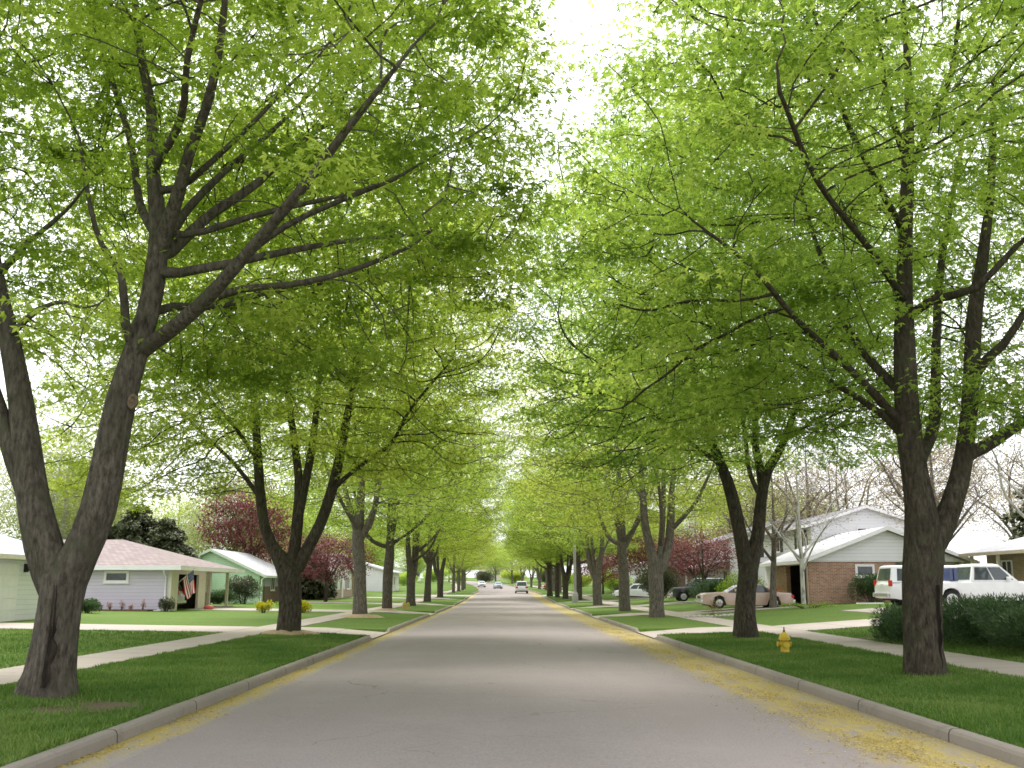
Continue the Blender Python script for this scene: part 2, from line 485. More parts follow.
def drape(name, xs, ys_, mat_, lift=0.03, thick=0.12, zf=None, label=None):
    """a thin slab laid on the land over the grid xs x ys"""
    mb = MB()
    zf = zf or (lambda x, y: gz(x, y))
    nx, ny = len(xs), len(ys_)
    top = [(x + float(cx(y)), y, zf(x + float(cx(y)), y) + lift) for y in ys_ for x in xs]
    fs = [(b * nx + a, b * nx + a + 1, (b + 1) * nx + a + 1, (b + 1) * nx + a) for b in range(ny - 1) for a in range(nx - 1)]
    mb.add(top, fs, False)
    rim = [a for a in range(nx)] + [b * nx + nx - 1 for b in range(1, ny)] + [(ny - 1) * nx + a for a in range(nx - 2, -1, -1)] + [b * nx for b in range(ny - 2, 0, -1)]
    k = len(rim)
    vs = [top[r_] for r_ in rim] + [(top[r_][0], top[r_][1], top[r_][2] - thick) for r_ in rim]
    mb.add(vs, [(a, a + k, (a + 1) % k + k, (a + 1) % k) for a in range(k)])
    return tag(mb.build(name, mat_), label, kind='structure')

def concrete(name, a, b, joint=1.5, along='y', jdark=0.55):
    t = NT(name)
    pos = t.n("ShaderNodeNewGeometry").outputs["Position"]
    n1, n2 = t.noise(pos, 0.9, 5), t.noise(pos, 45, 3)
    col = t.mix(n1, a, b)
    col = t.mix(t.math('MULTIPLY', t.math('SUBTRACT', n2, 0.5, True), 1.2, True), col, tuple(x * 0.75 for x in a))
    col = t.mix(t.math('MULTIPLY', t.math('SUBTRACT', t.noise(pos, 2.4, 6, .75), 0.58, True), 4, True), col, tuple(x * 0.55 for x in a))
    sx = t.n("ShaderNodeSeparateXYZ", {0: pos})
    c = sx.outputs[1 if along == 'y' else 0]
    fr = t.math('FRACT', t.math('DIVIDE', c, joint))
    jm = t.math('LESS_THAN', fr, 0.022 * 1.5 / joint)
    col = t.mix(jm, col, tuple(x * jdark for x in a))
    t.base(col)
    t.b.inputs["Roughness"].default_value = 0.9
    t.b.inputs["Specular IOR Level"].default_value = 0.15
    t.bump(n2, 0.3, 0.01)
    return t.m
M['sidewalk'] = concrete("sidewalk concrete", (0.33, 0.285, 0.25), (0.42, 0.37, 0.33), 1.5)
M['drive'] = concrete("driveway concrete", (0.35, 0.305, 0.28), (0.43, 0.38, 0.35), 3.0, 'x')
M['kerb'] = concrete("kerb concrete", (0.20, 0.175, 0.15), (0.30, 0.27, 0.24), 3.0, 'y', 0.35)

def side_x(s_, d_): return (RL - d_) if s_ < 0 else (RRT + d_)
SWD = {-1: (3.55, 4.98), 1: (3.75, 5.2)}
for s_ in (-1, 1):
    a, b = SWD[s_]
    xs = sorted([side_x(s_, a), side_x(s_, (a + b) / 2), side_x(s_, b)])
    drape("sidewalk", xs, list(np.arange(-12, 131, 1.5)) + [131], M['sidewalk'], 0.025)
    drape("sidewalk", xs, list(np.arange(141, 300, 4.5)), M['sidewalk'], 0.025)
for s_, y0, y1, xe in DRIVES:
    a, b = SWD[s_]
    # apron between the kerb line and the sidewalk, flared at the street
    dd = [0.0, 0.35, 1.0, 1.8, 2.4, a - 0.01]
    mb = MB()
    vs = []
    for d_ in dd:
        fl_ = 0.75 * max(0, 1 - d_ / 1.5) ** 1.3
        x = side_x(s_, d_)
        for k in range(5):
            y = (y0 - fl_) + (y1 - y0 + 2 * fl_) * k / 4
            z = float(prof(y)) + 0.035 + (gz(x, y) - float(prof(y)) - 0.0) * min(1, d_ / 2.2)
            vs.append((x, y, z))
    fs = [(r_ * 5 + k, r_ * 5 + k + 1, r_ * 5 + k + 6, r_ * 5 + k + 5) for r_ in range(len(dd) - 1) for k in range(4)]
    if s_ > 0: fs = [f[::-1] for f in fs]
    mb.add(vs, fs)
    tag(mb.build("driveway_apron", M['drive']), kind='structure')
    x0 = side_x(s_, b + 0.01)
    xs = list(np.linspace(x0, xe, 9))
    wid = 0.0
    drape("driveway", sorted(xs), [y0, (y0 + y1) / 2, y1], M['drive'], 0.03)
# wider parking court in front of the brick house, where the two white vehicles stand
drape("driveway", [15.9, 17, 20, 25, 31], [39.41, 42, 45, 48.2], M['drive'], 0.03)

# crossing street
mb = MB()
for xa, xb in ((-120, RL), (RRT, 120)):
    xs = np.linspace(xa, xb, 14)
    vs = [(x, y, float(prof(y)) + 0.02 + (0.04 if k else 0)) for k, y in enumerate((CROSS[0], CROSS[1])) for x in xs]
    vs = [(x, y, gz(x, y) + 0.02) for y in CROSS for x in xs]
    mb.add(vs, [(k, k + 1, 14 + k + 1, 14 + k) for k in range(13)])
tag(mb.build("road", mat("crossing street surface", (0.24, 0.22, 0.205), (0.3, 0.28, 0.26), 6)), kind='structure')

# kerbs: runs between the driveway mouths, their ends ramping down
def kerb_run(s_, ya, yb, rampa, rampb):
    yl = [ya] + ([ya + 0.7] if rampa else []) + list(np.arange(ya + 1.5, yb - 1.2, 3.0)) + ([yb - 0.7] if rampb else []) + [yb]
    sec = [(0.0, -0.06), (0.012, 0.10), (0.03, 0.135), (0.06, 0.15), (0.15, 0.15), (0.17, 0.13), (0.17, -0.2)]
    vs = []
    for k, y in enumerate(yl):
        low = (k == 0 and rampa) or (k == len(yl) - 1 and rampb)
        for d_, z in sec:
            z2 = (0.035 + z * 0.05) if (low and z > 0) else z
            vs.append((side_x(s_, d_) + float(cx(y)), y, float(prof(y)) + z2))
    n = len(sec)
    fs = [(r_ * n + k, r_ * n + k + 1, (r_ + 1) * n + k + 1, (r_ + 1) * n + k) for r_ in range(len(yl) - 1) for k in range(n - 1)]
    if s_ > 0: fs = [f[::-1] for f in fs]
    fs += [tuple(range(n)), tuple(range(len(vs) - 1, len(vs) - n - 1, -1))]
    mb = MB()
    mb.add(vs, fs)
    tag(mb.build("kerb", M['kerb']), kind='structure')
for s_ in (-1, 1):
    cur, ramp = -25.0, False
    for _, y0, y1, _x in sorted(d_ for d_ in DRIVES if d_[0] == s_):
        kerb_run(s_, cur, y0 - 0.2, ramp, True)
        cur, ramp = y1 + 0.2, True
    kerb_run(s_, cur, CROSS[0] - 1.5, ramp, True)
    kerb_run(s_, CROSS[1] + 1.5, 330, True, False)

# grass blades: near verges and lawns, one uncountable mass
rng = np.random.default_rng(5)
def grass_patch(n, x0, x1, y0, y1):
    x = rng.uniform(x0, x1, n)
    y = y0 + (y1 - y0) * rng.random(n) ** 1.7
    ok = np.ones(n, bool)
    for s_, a, b, xe in DRIVES:
        lo, hi = min(side_x(s_, -1), xe), max(side_x(s_, -1), xe)
        fl = np.where(np.abs(x - side_x(s_, 0)) < 1.2, .5, .03)
        ok &= ~((y > a - fl) & (y < b + fl) & (x > lo) & (x < hi))
    for s_ in (-1, 1):
        a, b = sorted([side_x(s_, SWD[s_][0] - .02), side_x(s_, SWD[s_][1] + .02)])
        ok &= ~((x > a) & (x < b))
    ok &= (np.abs(x / np.maximum(y, 1)) < 0.62)
    for bx_, by_, br_ in BARE:
        ok &= ~((np.hypot(x - bx_, y - by_) < br_ * rng.uniform(.2, 1.0, n)))
    return x[ok], y[ok]
gx, gy = [], []
for args in ((150000, -7.93, RL - .17, 8.5, 34.8), (150000, RRT + .17, 8.84, 9, 35), (60000, -20, -9.4, 15, 34.8), (60000, 10.35, 18, 16, 35)):
    a, b = grass_patch(*args)
    gx.append(a); gy.append(b)
gx, gy = np.concatenate(gx), np.concatenate(gy)
n = len(gx)
ang = rng.uniform(0, 2 * math.pi, n)
w = rng.uniform(.004, .007, n) * (1 + gy / 22)
hgt = rng.uniform(.035, .085, n) * (0.75 + 0.5 * np.sin(gx * 2.1 + np.sin(gy * 1.3) * 2) ** 2)
lean = rng.normal(0, .03, (n, 2))
bz = ground(gx, gy) - .005
base = np.stack([gx, gy, bz], -1)
side = np.stack([np.cos(ang), np.sin(ang), np.zeros(n)], -1) * w[:, None]
tip = base + np.stack([lean[:, 0], lean[:, 1], hgt], -1)
gv = np.stack([base - side, base + side, tip], 1).reshape(-1, 3)
gf = np.arange(3 * n).reshape(-1, 3)
M['grass'] = leaf_mat("grass blades", (0.052, 0.115, 0.015), (0.095, 0.175, 0.028), (0.19, 0.25, 0.07), 0.3, 0.0)
gt = np.clip(rng.normal(.5, .24, n) + .28 * np.sin(gx * .9 + np.sin(gy * 1.7)) * np.sin(gy * .7 + np.sin(gx * 2.3)), 0, 1)
tag(np_object("grass", gv, gf, [M['grass']], None, False, gt), "short mown grass on the verges and front lawns", "grass", kind='stuff')

# loose flakes of fallen maple flowers in the gutters
n = 30000
y = 9 + 40 * rng.random(n) ** 1.6
rgt = rng.random(n) < .8
x = np.where(rgt, 5.08 - np.abs(rng.normal(.75, .42, n)), RL + np.abs(rng.normal(0, .22, n)))
x = np.minimum(x, 5.08)
clump = np.sin(x * 5 + y * 1.1) + np.sin(y * 2.3 - x * 3) + rng.normal(0, .8, n)
k_ = clump > .1
x, y = x[k_], y[k_]
n = len(x)
z = prof(y) + 0.07 * (1 - ((x - 0.35) / 4.75) ** 2) + .006
ang = rng.uniform(0, 6.28, n)
s1 = rng.uniform(.008, .02, n)
dx, dy = np.cos(ang) * s1, np.sin(ang) * s1
up = rng.uniform(.0, .014, n)
fv = np.stack([np.stack([x - dx, y - dy, z], -1), np.stack([x + dy * .7, y - dx * .7, z + up], -1), np.stack([x + dx, y + dy, z + .004], -1), np.stack([x - dy * .7, y + dx * .7, z + up], -1)], 1).reshape(-1, 3)
M['flake'] = leaf_mat("fallen maple flowers", (0.3, 0.22, 0.07), (0.40, 0.31, 0.09), (0.52, 0.43, 0.14), 0.2, 0.0)
tag(np_object("fallen_blossom_litter", fv, np.arange(4 * n).reshape(-1, 4), [M['flake']], None, False, rng.random(n)), "yellow maple flower litter drifted along both gutters", "litter", kind='stuff')
# ------------------------------------------------------------------ trees
def smooth_line(pts, step):
    """Catmull-Rom through (x, y, z, r) points, resampled about every step metres"""
    P_ = np.array(pts, float)
    if len(P_) < 2: return P_
    Q = np.vstack([2 * P_[0] - P_[1], P_, 2 * P_[-1] - P_[-2]])
    out = []
    for k in range(1, len(Q) - 2):
        n = max(1, int(round(np.linalg.norm(Q[k + 1][:3] - Q[k][:3]) / step)))
        for t_ in np.arange(n) / n:
            a, b, c, d_ = Q[k - 1], Q[k], Q[k + 1], Q[k + 2]
            out.append(0.5 * (2 * b + (c - a) * t_ + (2 * a - 5 * b + 4 * c - d_) * t_ ** 2 + (3 * b - a - 3 * c + d_) * t_ ** 3))
    out.append(P_[-1])
    out = np.array(out)
    out[:, 3] = np.maximum(out[:, 3], 0.008)
    return out

def crown_points(rng, n, c, rad, up, down, shell=3.5, power=2.4, keep=None):
    out = []
    while sum(len(o) for o in out) < n:
        d_ = rng.normal(size=(n * 2, 3))
        nrm = (np.abs(d_) ** power).sum(1) ** (1 / power)
        p = d_ / nrm[:, None] * (rng.random(n * 2) ** (1 / shell))[:, None]
        w = np.array([rad[0], rad[1], 1.0])
        p = p * w
        p[:, 2] *= np.where(p[:, 2] > 0, up, down)
        p += np.array(c)
        if keep is not None: p = p[keep(p)]
        out.append(p)
    return np.concatenate(out)[:n]

def grow(limbs, attr, rng, step=0.4, kill=0.55, infl=7.0, tip=0.0075, pw=2.2, trop=0.05, iters=90, maxn=14000, sprout_r=0.2, sprout_z=0):
    pos, par, rad, can = [], [], [], []
    for li, limb in enumerate(limbs):
        L = smooth_line(limb, step)
        if li == 0:
            prev = -1
            rng_k = range(len(L))
        else:
            A = np.array(pos)
            prev = int(np.argmin(((A - L[0][:3]) ** 2).sum(1)))
            rng_k = range(0 if np.linalg.norm(A[prev] - L[0][:3]) > step * .8 else 1, len(L))
        for k in rng_k:
            pos.append(L[k][:3]); par.append(prev); rad.append(L[k][3])
            can.append(L[k][3] < sprout_r and L[k][2] > sprout_z)
            prev = len(pos) - 1
    nm = len(pos)
    P_ = np.zeros((maxn, 3)); P_[:nm] = pos
    par = list(par)
    cnt = nm
    canm = np.array(can)
    kids = np.zeros(maxn, int)
    if canm.any() and len(attr):
        idx = np.where(canm)[0]
        near = np.zeros(len(attr), int); nd = np.full(len(attr), 1e9)
        for ch in np.array_split(idx, max(1, len(idx) // 200)):
            d2 = ((attr[:, None, :] - P_[ch][None]) ** 2).sum(-1)
            a = d2.argmin(1); v = d2[np.arange(len(attr)), a]
            mk = v < nd
            nd[mk] = v[mk]; near[mk] = ch[a[mk]]
        alive = nd > kill ** 2
        for it in range(iters):
            act = alive & (nd < infl ** 2)
            if not act.any() or cnt > maxn - 800: break
            src = near[act]
            vec = attr[act] - P_[src]
            vec /= np.linalg.norm(vec, axis=1)[:, None] + 1e-9
            acc = np.zeros((cnt, 3)); np.add.at(acc, src, vec)
            us_ = np.unique(src)
            us_ = us_[kids[us_] < 7]
            if len(us_) == 0: break
            dr = acc[us_]
            dr /= np.linalg.norm(dr, axis=1)[:, None] + 1e-9
            dr += rng.normal(0, 0.33, dr.shape)
            dr[:, 2] += trop
            pp = np.array([par[u] for u in us_])
            inert = P_[us_] - P_[np.maximum(pp, 0)]
            inert /= np.linalg.norm(inert, axis=1)[:, None] + 1e-9
            dr = dr + 0.35 * inert * (kids[us_] == 0)[:, None]
            dr /= np.linalg.norm(dr, axis=1)[:, None]
            new = P_[us_] + dr * step
            k0 = cnt
            for u, q in zip(us_, new):
                if cnt >= maxn: break
                P_[cnt] = q; par.append(int(u)); kids[u] += 1; cnt += 1
            nw = np.arange(k0, cnt)
            ai = np.where(alive)[0]
            d2 = ((attr[ai][:, None, :] - P_[nw][None]) ** 2).sum(-1)
            a = d2.argmin(1); v = d2[np.arange(len(ai)), a]
            mk = v < nd[ai]
            nd[ai[mk]] = v[mk]; near[ai[mk]] = nw[a[mk]]
            alive &= nd > kill ** 2
            # attractors whose nearest node is worn out are dropped
            alive &= kids[near] < 7
    P_ = P_[:cnt]
    par = np.array(par)
    acc = np.zeros(cnt); R_ = np.zeros(cnt)
    for k in range(cnt - 1, -1, -1):
        own = max(acc[k], tip ** pw)
        R_[k] = own ** (1 / pw)
        if k < nm: R_[k] = rad[k]
        if par[k] >= 0: acc[par[k]] += own
    for k in range(nm, cnt):
        p = par[k]
        R_[k] = min(R_[k], R_[p] * (0.62 if p < nm else 1.0))
    return P_, par, R_, nm

def chains_of(P_, par, R_, nm):
    ch = [[] for _ in range(len(P_))]
    for k, p in enumerate(par):
        if p >= 0: ch[p].append(k)
    starts = [(-1, k) for k in range(len(P_)) if par[k] < 0]
    out = []
    while starts:
        p0, k = starts.pop()
        line = [p0, k] if p0 >= 0 else [k]
        while ch[k]:
            best = max(ch[k], key=lambda q: R_[q] + (1.0 if (q < nm and k < nm) else 0))
            if k < nm:   # a hand-laid limb goes on as itself
                nxt = [q for q in ch[k] if q == k + 1]
                if nxt: best = nxt[0]
            for q in ch[k]:
                if q != best: starts.append((k, q))
            line.append(best)
            k = best
        out.append(line)
    return out

def wood_mesh(name, P_, par, R_, nm, mt, parent, seed=0, rmin=0.0, sides=None):
    V, Q, n0 = [], [], 0
    for line in chains_of(P_, par, R_, nm):
        if len(line) < 2: continue
        p = P_[line].copy(); r = R_[line].copy()
        if par[line[0]] >= 0 or line[0] != 0:
            r[0] = min(r[0], r[1] * 1.25)
        if r.max() < rmin: continue
        rm = r.max()
        k = 20 if rm > .25 else 12 if rm > .12 else 7 if rm > .05 else 5 if rm > .02 else 3
        if sides: k = min(k, sides)
        if len(p) > 2 and rm < .08:      # thin wood wavers a little
            p[1:-1] = 0.5 * p[1:-1] + 0.25 * (p[:-2] + p[2:])
        v, q = tube_arrays(p, r, k, 0.09 if rm > .12 else 0.0, seed)
        V.append(v); Q.append(q + n0); n0 += len(v)
    return np.concatenate(V), np.concatenate(Q)

LEAF3 = np.array([(0, 0, 0), (.2, .42, .03), (0, 1, -.14), (-.2, .42, .03),
                  (0, 0, 0), (.34, .16, .02), (.74, .5, -.12), (.28, .46, .03),
                  (0, 0, 0), (-.28, .46, .03), (-.74, .5, -.12), (-.34, .16, .02)], float)
LEAF3_F = np.array([(0, 1, 2, 3), (4, 5, 6, 7), (8, 9, 10, 11)])
LEAF1 = np.array([(0, 0, 0), (.33, .45, .04), (0, 1, -.1), (-.33, .45, .04)], float)
LEAF1_F = np.array([(0, 1, 2, 3)])
NEEDLE = np.array([(0, 0, 0), (.12, .4, .0), (0, 1, 0), (-.12, .4, .0)], float)
CLUMP = np.array([(-.1, 0, 0), (.5, .25, .05), (.15, 1, -.1), (-.55, .6, .05)], float)

def leaf_arrays(rng, centre, out_dir, size, tmpl, tf, tilt=0.5, droop=0.35):
    n = len(centre)
    f = out_dir.copy()
    f[:, 2] = f[:, 2] * .4 - droop + rng.normal(0, .35, n)
    f /= np.linalg.norm(f, axis=1)[:, None] + 1e-9
    upv = np.stack([rng.normal(0, tilt, n), rng.normal(0, tilt, n), np.ones(n)], -1)
    s = np.cross(f, upv); s /= np.linalg.norm(s, axis=1)[:, None] + 1e-9
    nrm = np.cross(s, f)
    k = len(tmpl)
    v = centre[:, None, :] + size[:, None, None] * (tmpl[None, :, 0, None] * s[:, None] + tmpl[None, :, 1, None] * f[:, None] + tmpl[None, :, 2, None] * nrm[:, None])
    fc = (np.arange(n)[:, None, None] * k + tf[None]).reshape(-1, tf.shape[1])
    return v.reshape(-1, 3), fc

def foliage(rng, P_, par, R_, nm, per=12, spread=.34, size=(.07, .12), kind='maple', rmax=0.03, flat=.4, tilt=.5, droop=.35, clump=None):
    nk = np.zeros(len(P_), int)
    for p in par[par >= 0]: nk[p] += 1
    idx = np.where((R_ < rmax) & (np.arange(len(P_)) >= nm) & (par >= min(nm, len(P_) - 1)))[0]
    q_ = P_[idx]
    ph = rng.uniform(0, 6.28, 6)
    dens = sum(np.sin(q_[:, a] * fq + ph[k] + np.sin(q_[:, (a + 1) % 3] * fq * .7 + ph[k]) * 1.3) for k, (a, fq) in enumerate(((0, 1.5), (1, 1.3), (2, 1.9), (0, 3.1), (1, 2.9), (2, 3.6)))) / 3.0
    idx = idx[rng.random(len(idx)) < np.clip(.8 + .5 * dens, .05, 1.0)]
    if clump: idx = idx[rng.random(len(idx)) < clump]
    wt = np.where(nk[idx] == 0, 1.0, 0.55)
    cnt = rng.poisson(per * wt)
    rep = np.repeat(idx, cnt)
    n = len(rep)
    off = rng.normal(0, 1, (n, 3)) * np.array([spread, spread, spread * flat]) * rng.uniform(.6, 1.35, len(P_))[rep][:, None]
    c = P_[rep] + off
    dr = off + rng.normal(0, .12, (n, 3))
    dr /= np.linalg.norm(dr, axis=1)[:, None] + 1e-9
    sz = rng.uniform(*size, n)
    tm, tf = {'maple': (LEAF3, LEAF3_F), 'oval': (LEAF1, LEAF1_F), 'clump': (CLUMP, LEAF1_F), 'needle': (NEEDLE, LEAF1_F)}[kind]
    v, f = leaf_arrays(rng, c, dr, sz, tm, tf, tilt, droop)
    base = rng.normal(0.45, .24, len(P_))[rep]
    tone = np.clip(base + rng.normal(0, .14, n), 0, 1)
    return v, f, np.repeat(tone, len(tf))

def make_tree(name, label, cat, base, limbs, attr, seed, bark, leaf, group=None, gkw=None, fkw=None, rmin=0.0, sides=None):
    rng = np.random.default_rng(seed)
    root = empty(name, base, label, cat, group)
    P_, par, R_, nm = grow(limbs, attr, rng, **(gkw or {}))
    o_ = np.array(base)
    v, q = wood_mesh(name, P_, par, R_, nm, bark, root, seed, rmin, sides)
    np_object("trunk", v - o_, q, [bark], root, True)
    if leaf is not None:
        v, f, tn = foliage(rng, P_, par, R_, nm, **(fkw or {}))
        np_object("crown", v - o_, f, [leaf], root, False, tn)
    return root

def place_copy(src, loc, label, rz=0.0, sc=1.0, group=None, mats=None, name=None, sz=None):
    r_ = copy_tree(src)
    r_.location = loc
    r_.rotation_euler = (0, 0, rz)
    r_.scale = (sc, sc, sz or sc)
    if label: r_["label"] = label
    if group: r_["group"] = group
    for ch in r_.children:
        nm = ch.name.split('.')[0]
        if mats and nm in mats:
            ch.material_slots[0].link = 'OBJECT'
            ch.material_slots[0].material = mats[nm]
    return r_

def px_limb(Y0, pts):
    """limb from (px, py, r[, dY]) rows measured on the photo, at distance Y0 + dY"""
    out = []
    for p in pts:
        jit = 3.5 if 0 < len(out) and p[2] < .1 else 0
        rj = random.Random(int(p[0] * 7 + p[1] * 13))
        x, y, z = at(p[0] + rj.uniform(-jit, jit), p[1] + rj.uniform(-jit, jit), Y0 + (p[3] if len(p) > 3 else 0) + rj.uniform(-jit, jit) * .06)
        out.append((x, y, z, p[2]))
    return out

AVENUE = "street maples lining the road"
# --- near left maple: two great stems from a split trunk
Y0 = 15.3
L1 = [px_limb(Y0, [(47, 712, .50), (48, 696, .44), (51, 672, .37), (55, 640, .335), (59, 608, .325), (64, 580, .34), (80, 552, .27), (97, 510, .255), (110, 450, .235), (121, 400, .225), (135, 355, .2), (149, 312, .18), (156, 272, .165), (159, 232, .14), (153, 170, .105), (150, 110, .085), (140, 40, .065), (128, -60, .04)]),
      px_limb(Y0, [(60, 590, .27), (44, 545, .28), (33, 500, .25), (27, 455, .215), (20, 400, .175), (8, 335, .15), (-5, 270, .125), (-18, 180, .09), (-22, 60, .06)]),
      px_limb(Y0, [(36, 510, .17), (16, 462, .16), (0, 415, .14), (-22, 350, .11, .5), (-50, 260, .08, 1), (-80, 120, .05, 1.5)]),
      px_limb(Y0, [(138, 352, .13), (165, 334, .115, -.3), (205, 300, .105, -.9), (245, 255, .09, -1.6), (300, 190, .07, -2.4), (350, 130, .05, -3), (400, 70, .03, -3.5)]),
      px_limb(Y0, [(148, 316, .09), (170, 308, .07, .5), (215, 306, .062, 1.2), (262, 294, .055, 2), (330, 284, .042, 3), (420, 268, .025, 4)]),
      px_limb(Y0, [(158, 255, .09), (176, 225, .08, .6), (205, 190, .07, 1.4), (240, 160, .055, 2.2), (285, 118, .04, 3), (330, 70, .025, 3.6)]),
      px_limb(Y0, [(200, 303, .07), (240, 290, .06, -.6), (290, 282, .05, -1.2), (350, 268, .038, -1.8), (410, 248, .025, -2.2)]),
      px_limb(Y0, [(238, 262, .06), (285, 228, .05, -1), (335, 205, .04, -1.2), (400, 176, .025, -1.4)]),
      px_limb(Y0, [(186, 238, .06), (228, 222, .055, 0), (280, 208, .045, .2), (340, 196, .035, .4), (410, 178, .02, .6)]),
      px_limb(Y0, [(180, 190, .06), (205, 168, .05, -.6), (245, 130, .04, -1), (290, 88, .03, -1.4)]),
      px_limb(Y0, [(156, 280, .1), (182, 276, .082, -.2), (230, 262, .07, -.4), (290, 248, .055, -.3), (360, 240, .035, 0), (430, 232, .02, .4)]),
      px_limb(Y0, [(159, 262, .11), (182, 240, .1, .3), (215, 210, .085, .8), (255, 180, .07, 1.5), (310, 140, .05, 2.5), (380, 90, .03, 3.5)]),
      px_limb(Y0, [(160, 248, .12), (178, 195, .105, -.5), (192, 150, .09, -1), (206, 105, .075, -1.4), (216, 55, .06, -1.8), (230, -30, .035, -2.2)]),
      px_limb(Y0, [(159, 240, .09), (140, 200, .07, .8), (128, 140, .06, 1.5), (110, 70, .05, 2), (85, -10, .03, 2.5)]),
      px_limb(Y0, [(127, 352, .075), (126, 300, .065, -.4), (120, 272, .055, -.5), (104, 248, .045, -.7), (90, 205, .035, -1), (80, 140, .02, -1.2)]),
      px_limb(Y0, [(153, 170, .07), (180, 120, .06, -1.5), (190, 60, .045, -2.8), (205, -30, .03, -4)]),
      px_limb(Y0, [(10, 340, .06), (35, 312, .045, -.6), (62, 302, .03, -1), (88, 306, .02, -1.4), (112, 298, .008, -1.8)]),
      px_limb(Y0, [(0, 280, .07), (24, 245, .05, -.8), (55, 218, .035, -1.4), (78, 200, .022, -2), (96, 176, .009, -2.4)]),
      px_limb(Y0, [(-8, 240, .08), (-30, 170, .06, -2), (-40, 80, .045, -3.5), (-30, -20, .03, -5)])]
rng = np.random.default_rng(11)
A1 = crown_points(rng, 4800, (-6.3, 16.2, 9.9), (7.3, 7.8), 7.0, 5.2, 3.0, keep=lambda p: p[:, 0] < .5 - .16 * np.maximum(0, p[:, 2] - 9))
A1 = A1[~((A1[:, 0] < -6.2) & (A1[:, 2] < 8.0) & (rng.random(len(A1)) < .75))]
A1 = A1[~((A1[:, 0] < -2.2) & (A1[:, 2] < 9.0) & (A1[:, 1] < 15.2) & (rng.random(len(A1)) < .85))]
left_maple = make_tree("maple_tree", "thick grey maple forking low into two stems, with a dark split wound down its trunk", "tree",
          at(48, 696, Y0), L1, A1, 11, M['bark'], M['leaf_near'], AVENUE,
          dict(sprout_z=4.2, sprout_r=.16, tip=.0105, pw=2.3), dict(per=165, spread=.40, size=(.07, .14), flat=.26, clump=.55))

# --- near right maple
Y0 = 18.8
R1 = [px_limb(Y0, [(928, 690, .47), (927, 674, .42), (924, 650, .365), (922, 610, .345), (922, 575, .34), (924, 545, .34), (920, 505, .27), (914, 470, .25), (908, 425, .235), (905, 370, .205), (904, 300, .165), (906, 230, .14), (908, 160, .115), (906, 90, .085), (902, 10, .05)]),
      px_limb(Y0, [(926, 555, .24), (944, 522, .20), (959, 480, .18), (967, 430, .165), (971, 380, .155), (975, 310, .135), (983, 255, .11), (990, 180, .08), (996, 80, .05)]),
      px_limb(Y0, [(914, 480, .13), (923, 455, .11, 1.2), (934, 420, .12, 2), (936, 350, .1, 2.8), (945, 260, .08, 3.5), (960, 150, .05, 4)]),
      px_limb(Y0, [(907, 432, .1), (880, 400, .085, -.5), (850, 368, .07, -1.2), (800, 318, .055, -2), (750, 268, .04, -2.6), (690, 222, .02, -3)]),
      px_limb(Y0, [(905, 395, .11), (878, 365, .095, .8), (850, 325, .08, 1.6), (832, 280, .065, 2.2), (815, 235, .05, 2.6), (790, 150, .03, 3)]),
      px_limb(Y0, [(908, 440, .1), (878, 415, .075, 1.5), (830, 385, .06, 3), (770, 352, .045, 4.5), (700, 325, .025, 5.5)]),
      px_limb(Y0, [(904, 320, .1), (935, 302, .085, -.6), (975, 285, .07, -1.2), (1020, 248, .05, -1.8), (1080, 200, .03, -2.4)]),
      px_limb(Y0, [(962, 455, .13), (985, 446, .12, .2), (1010, 430, .11, .3), (1050, 400, .09, .4), (1110, 350, .06, .5), (1180, 280, .03, .5)]),
      px_limb(Y0, [(970, 372, .1), (1000, 342, .08, -.5), (1032, 300, .06, -1), (1080, 235, .03, -1.6)]),
      px_limb(Y0, [(908, 165, .08), (892, 110, .06, -.8), (880, 40, .04, -1.5), (870, -40, .025, -2)]),
      px_limb(Y0, [(907, 180, .08), (930, 130, .065, -.6), (950, 75, .05, -1), (965, -10, .03, -1.5)]),
      px_limb(Y0, [(906, 235, .08), (875, 180, .06, -1.5), (845, 110, .045, -2.6), (820, 30, .03, -3.6)]),
      px_limb(Y0, [(905, 300, .08), (870, 250, .06, -2.5), (820, 180, .045, -4.5), (780, 90, .03, -6)])]
rng = np.random.default_rng(12)
A2 = np.concatenate([crown_points(rng, 4400, (8.4, 19.2, 9.9), (7.4, 7.6), 6.6, 5.4, 3.0, keep=lambda p: p[:, 0] > 1.1 + .50 * np.maximum(0, p[:, 2] - 9.5)), crown_points(rng, 350, (4.2, 20, 5.9), (2.8, 3), 1.5, 1.4, 2)])
A2 = A2[~((A2[:, 0] > 7.0) & (A2[:, 2] > 7) & (rng.random(len(A2)) < .25))]
A2 = A2[~((A2[:, 0] > 6) & (A2[:, 2] < 8.2) & (A2[:, 1] < 17.2))]
right_maple = make_tree("maple_tree", "stout dark maple with a black vertical seam in its trunk, nearest on the right", "tree",
          at(927, 674, Y0), R1, A2, 12, M['bark_dark'], M['leaf_green'], AVENUE,
          dict(sprout_z=4.0, sprout_r=.17, tip=.0105, pw=2.3), dict(per=150, spread=.40, size=(.07, .14), flat=.26, clump=.52))

